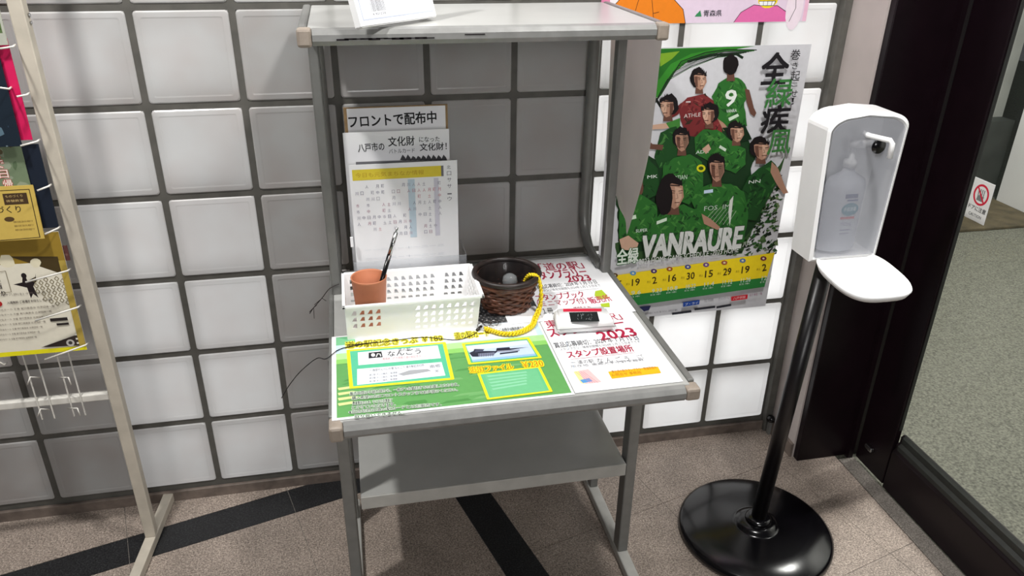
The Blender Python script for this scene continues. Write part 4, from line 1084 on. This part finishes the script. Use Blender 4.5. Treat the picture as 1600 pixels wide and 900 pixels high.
def d_gold(p, W, H):
    p.rect(0, 0, W, H, (196, 168, 84)); p.frame([(-.01, -.001), (W - .008, .003), (W - .008, H - .008), (-.01, H - .008)], .0016, (64, 50, 26), False)
    p.rect(W - .056, H - .036, W - .014, H - .014, (66, 48, 30)); p.text('ものづくり', W - .052, H - .022, .005, .03, (196, 170, 110), 0, False); p.text('体験教室', W - .052, H - .031, .005, .03, (196, 170, 110), 0, False)
    p.text('草履づくり', W - .105, H - .052, .014, .075, (58, 46, 26), .02, False); p.ell(W - .054, H - .064, .009, .005, (80, 60, 34), False)
    for k in range(3): p.text('南郷の伝統工芸を学ぶ教室です', W - .048, H - .072 - k * .008, .004, .034, (96, 76, 42), 0, False)


def d_green(p, W, H):
    p.rect(0, 0, W, H, (112, 128, 100))
    for k in range(60): p.ell(random.uniform(.02, W - .01), random.uniform(.0, H), random.uniform(.004, .012), random.uniform(.004, .01), random.choice([(86, 104, 76), (140, 150, 128), (96, 86, 60), (150, 140, 110)]), False, 7, rough=.3, new=(k % 4 == 0))
    for k, c in enumerate('温泉で日帰り'): p.text(c, W - .058 + k * .003, H - .030 - k * .019, .015, .016, (226, 218, 206), .03, False, outline=(176, 24, 34), ow=.07)
    p.rect(W - .050, H - .012, W - .032, H - .006, (176, 40, 34)); p.text('南部', W - .040, H - .024, .01, .008, (200, 60, 50), 0, False)


def d_navy(p, W, H):
    p.rect(0, 0, W, H, (22, 34, 46))
    for k in range(40): p.ell(random.uniform(.02, W - .01), random.uniform(.0, H), random.uniform(.0006, .003), random.uniform(.0006, .003), random.choice([(70, 92, 110), (44, 62, 78), (110, 126, 136)]), False, 6, new=(k == 0))
    p.ell(W - .035, .03, .012, .01, (86, 110, 124), False, 10, rough=.2)


def d_crim(p, W, H): p.rect(0, 0, W, H, (206, 26, 86))
def d_top(p, W, H):
    p.rect(0, 0, W, H, (170, 172, 160)); p.rect(W - .03, .02, W - .004, .045, (84, 104, 62)); p.text('観光', W - .03, .025, .014, .024, (40, 52, 34), .02, False)
def d_brown(p, W, H): p.rect(0, 0, W, H, (88, 52, 50)); p.text('営業中', .002, H * .3, .006, W - .004, (140, 110, 100), 0, False)


leaflet('cream and gold festival leaflet with dancer silhouette in the bottom pocket of the rack', 'leaflet', (88, 139), 362, 546, .21, -.190, -.178, (226, 220, 202), d_fest)
leaflet('yellow-gold craft leaflet in the pocket above the cream festival leaflet', 'leaflet', (52, 80), 289, 372, .182, -.196, -.184, (196, 168, 84), d_gold, xr=-.186)
leaflet('green patterned hot spring leaflet with red lettering behind the gold leaflet', 'leaflet', (20, 58), 205, 330, .182, -.182, -.174, (120, 132, 106), d_green, xr=-.192)
leaflet('dark navy leaflet showing as a strip behind the green and gold leaflets', 'leaflet', (60, 95), 225, 355, .182, -.176, -.171, (22, 34, 46), lambda p, W, H: p.rect(0, 0, W, H, (24, 32, 46)), xr=-.163)
leaflet('navy starry leaflet in an upper pocket in front of the crimson one', 'leaflet', (18, 44), 70, 228, .182, -.190, -.182, (22, 34, 46), d_navy, xr=-.184)
leaflet('crimson leaflet showing as a pink-red strip behind the navy starry leaflet', 'leaflet', (5, 60), 60, 218, .182, -.178, -.173, (206, 26, 86), d_crim, xr=-.168)
leaflet('pale grey leaflet with green block in the topmost pocket in view', 'leaflet', (-20, 26), -60, 70, .182, -.186, -.178, (170, 172, 160), d_top, xr=-.164)
leaflet('tiny dark brown tag sticking out beside the cream festival leaflet', 'tag', (100, 108), 384, 407, .022, -.176, -.175, (88, 52, 50), d_brown, name='tag', xr=-.140 - .018)

# pocket arms (white wire hooks) and the verticals that carry them
for a_, b_ in (((0, 76), (24, 70)), ((0, 137), (18, 136)), ((26, 151), (46, 145)), ((32, 228), (62, 218)), ((58, 298), (80, 288)), ((70, 366), (94, 354)), ((40, 441), (110, 420)), ((55, 501), (126, 477)), ((70, 562), (138, 536)), ((-20, 556), (10, 567))):
    m_ = (b_[0] - 4, b_[1] + 3); wire([a_, m_, b_], [-.212, -.205, -.172], .0019, 'pocket_arm')
for a_, b_ in (((40, 441), (108, 650)), ((55, 501), (66, 648)), ((75, 560), (120, 650))): pass
for x_ in (-.300, -.275, -.235, -.212):
    box('upright_wire', x_ - .0012, x_ + .0012, -.1685, -.1660, .40, .585, M['wire'], rk)
for u, v, s in ((62, 590, -1), (92, 590, 1), (78, 640, -1), (106, 638, 1)):
    wire([(u, v), (u + s * 15, v + (-1 if s < 0 else 0)), (u + s * 19, v + 11)], [-.167, -.195, -.197], .0016, 'hook')
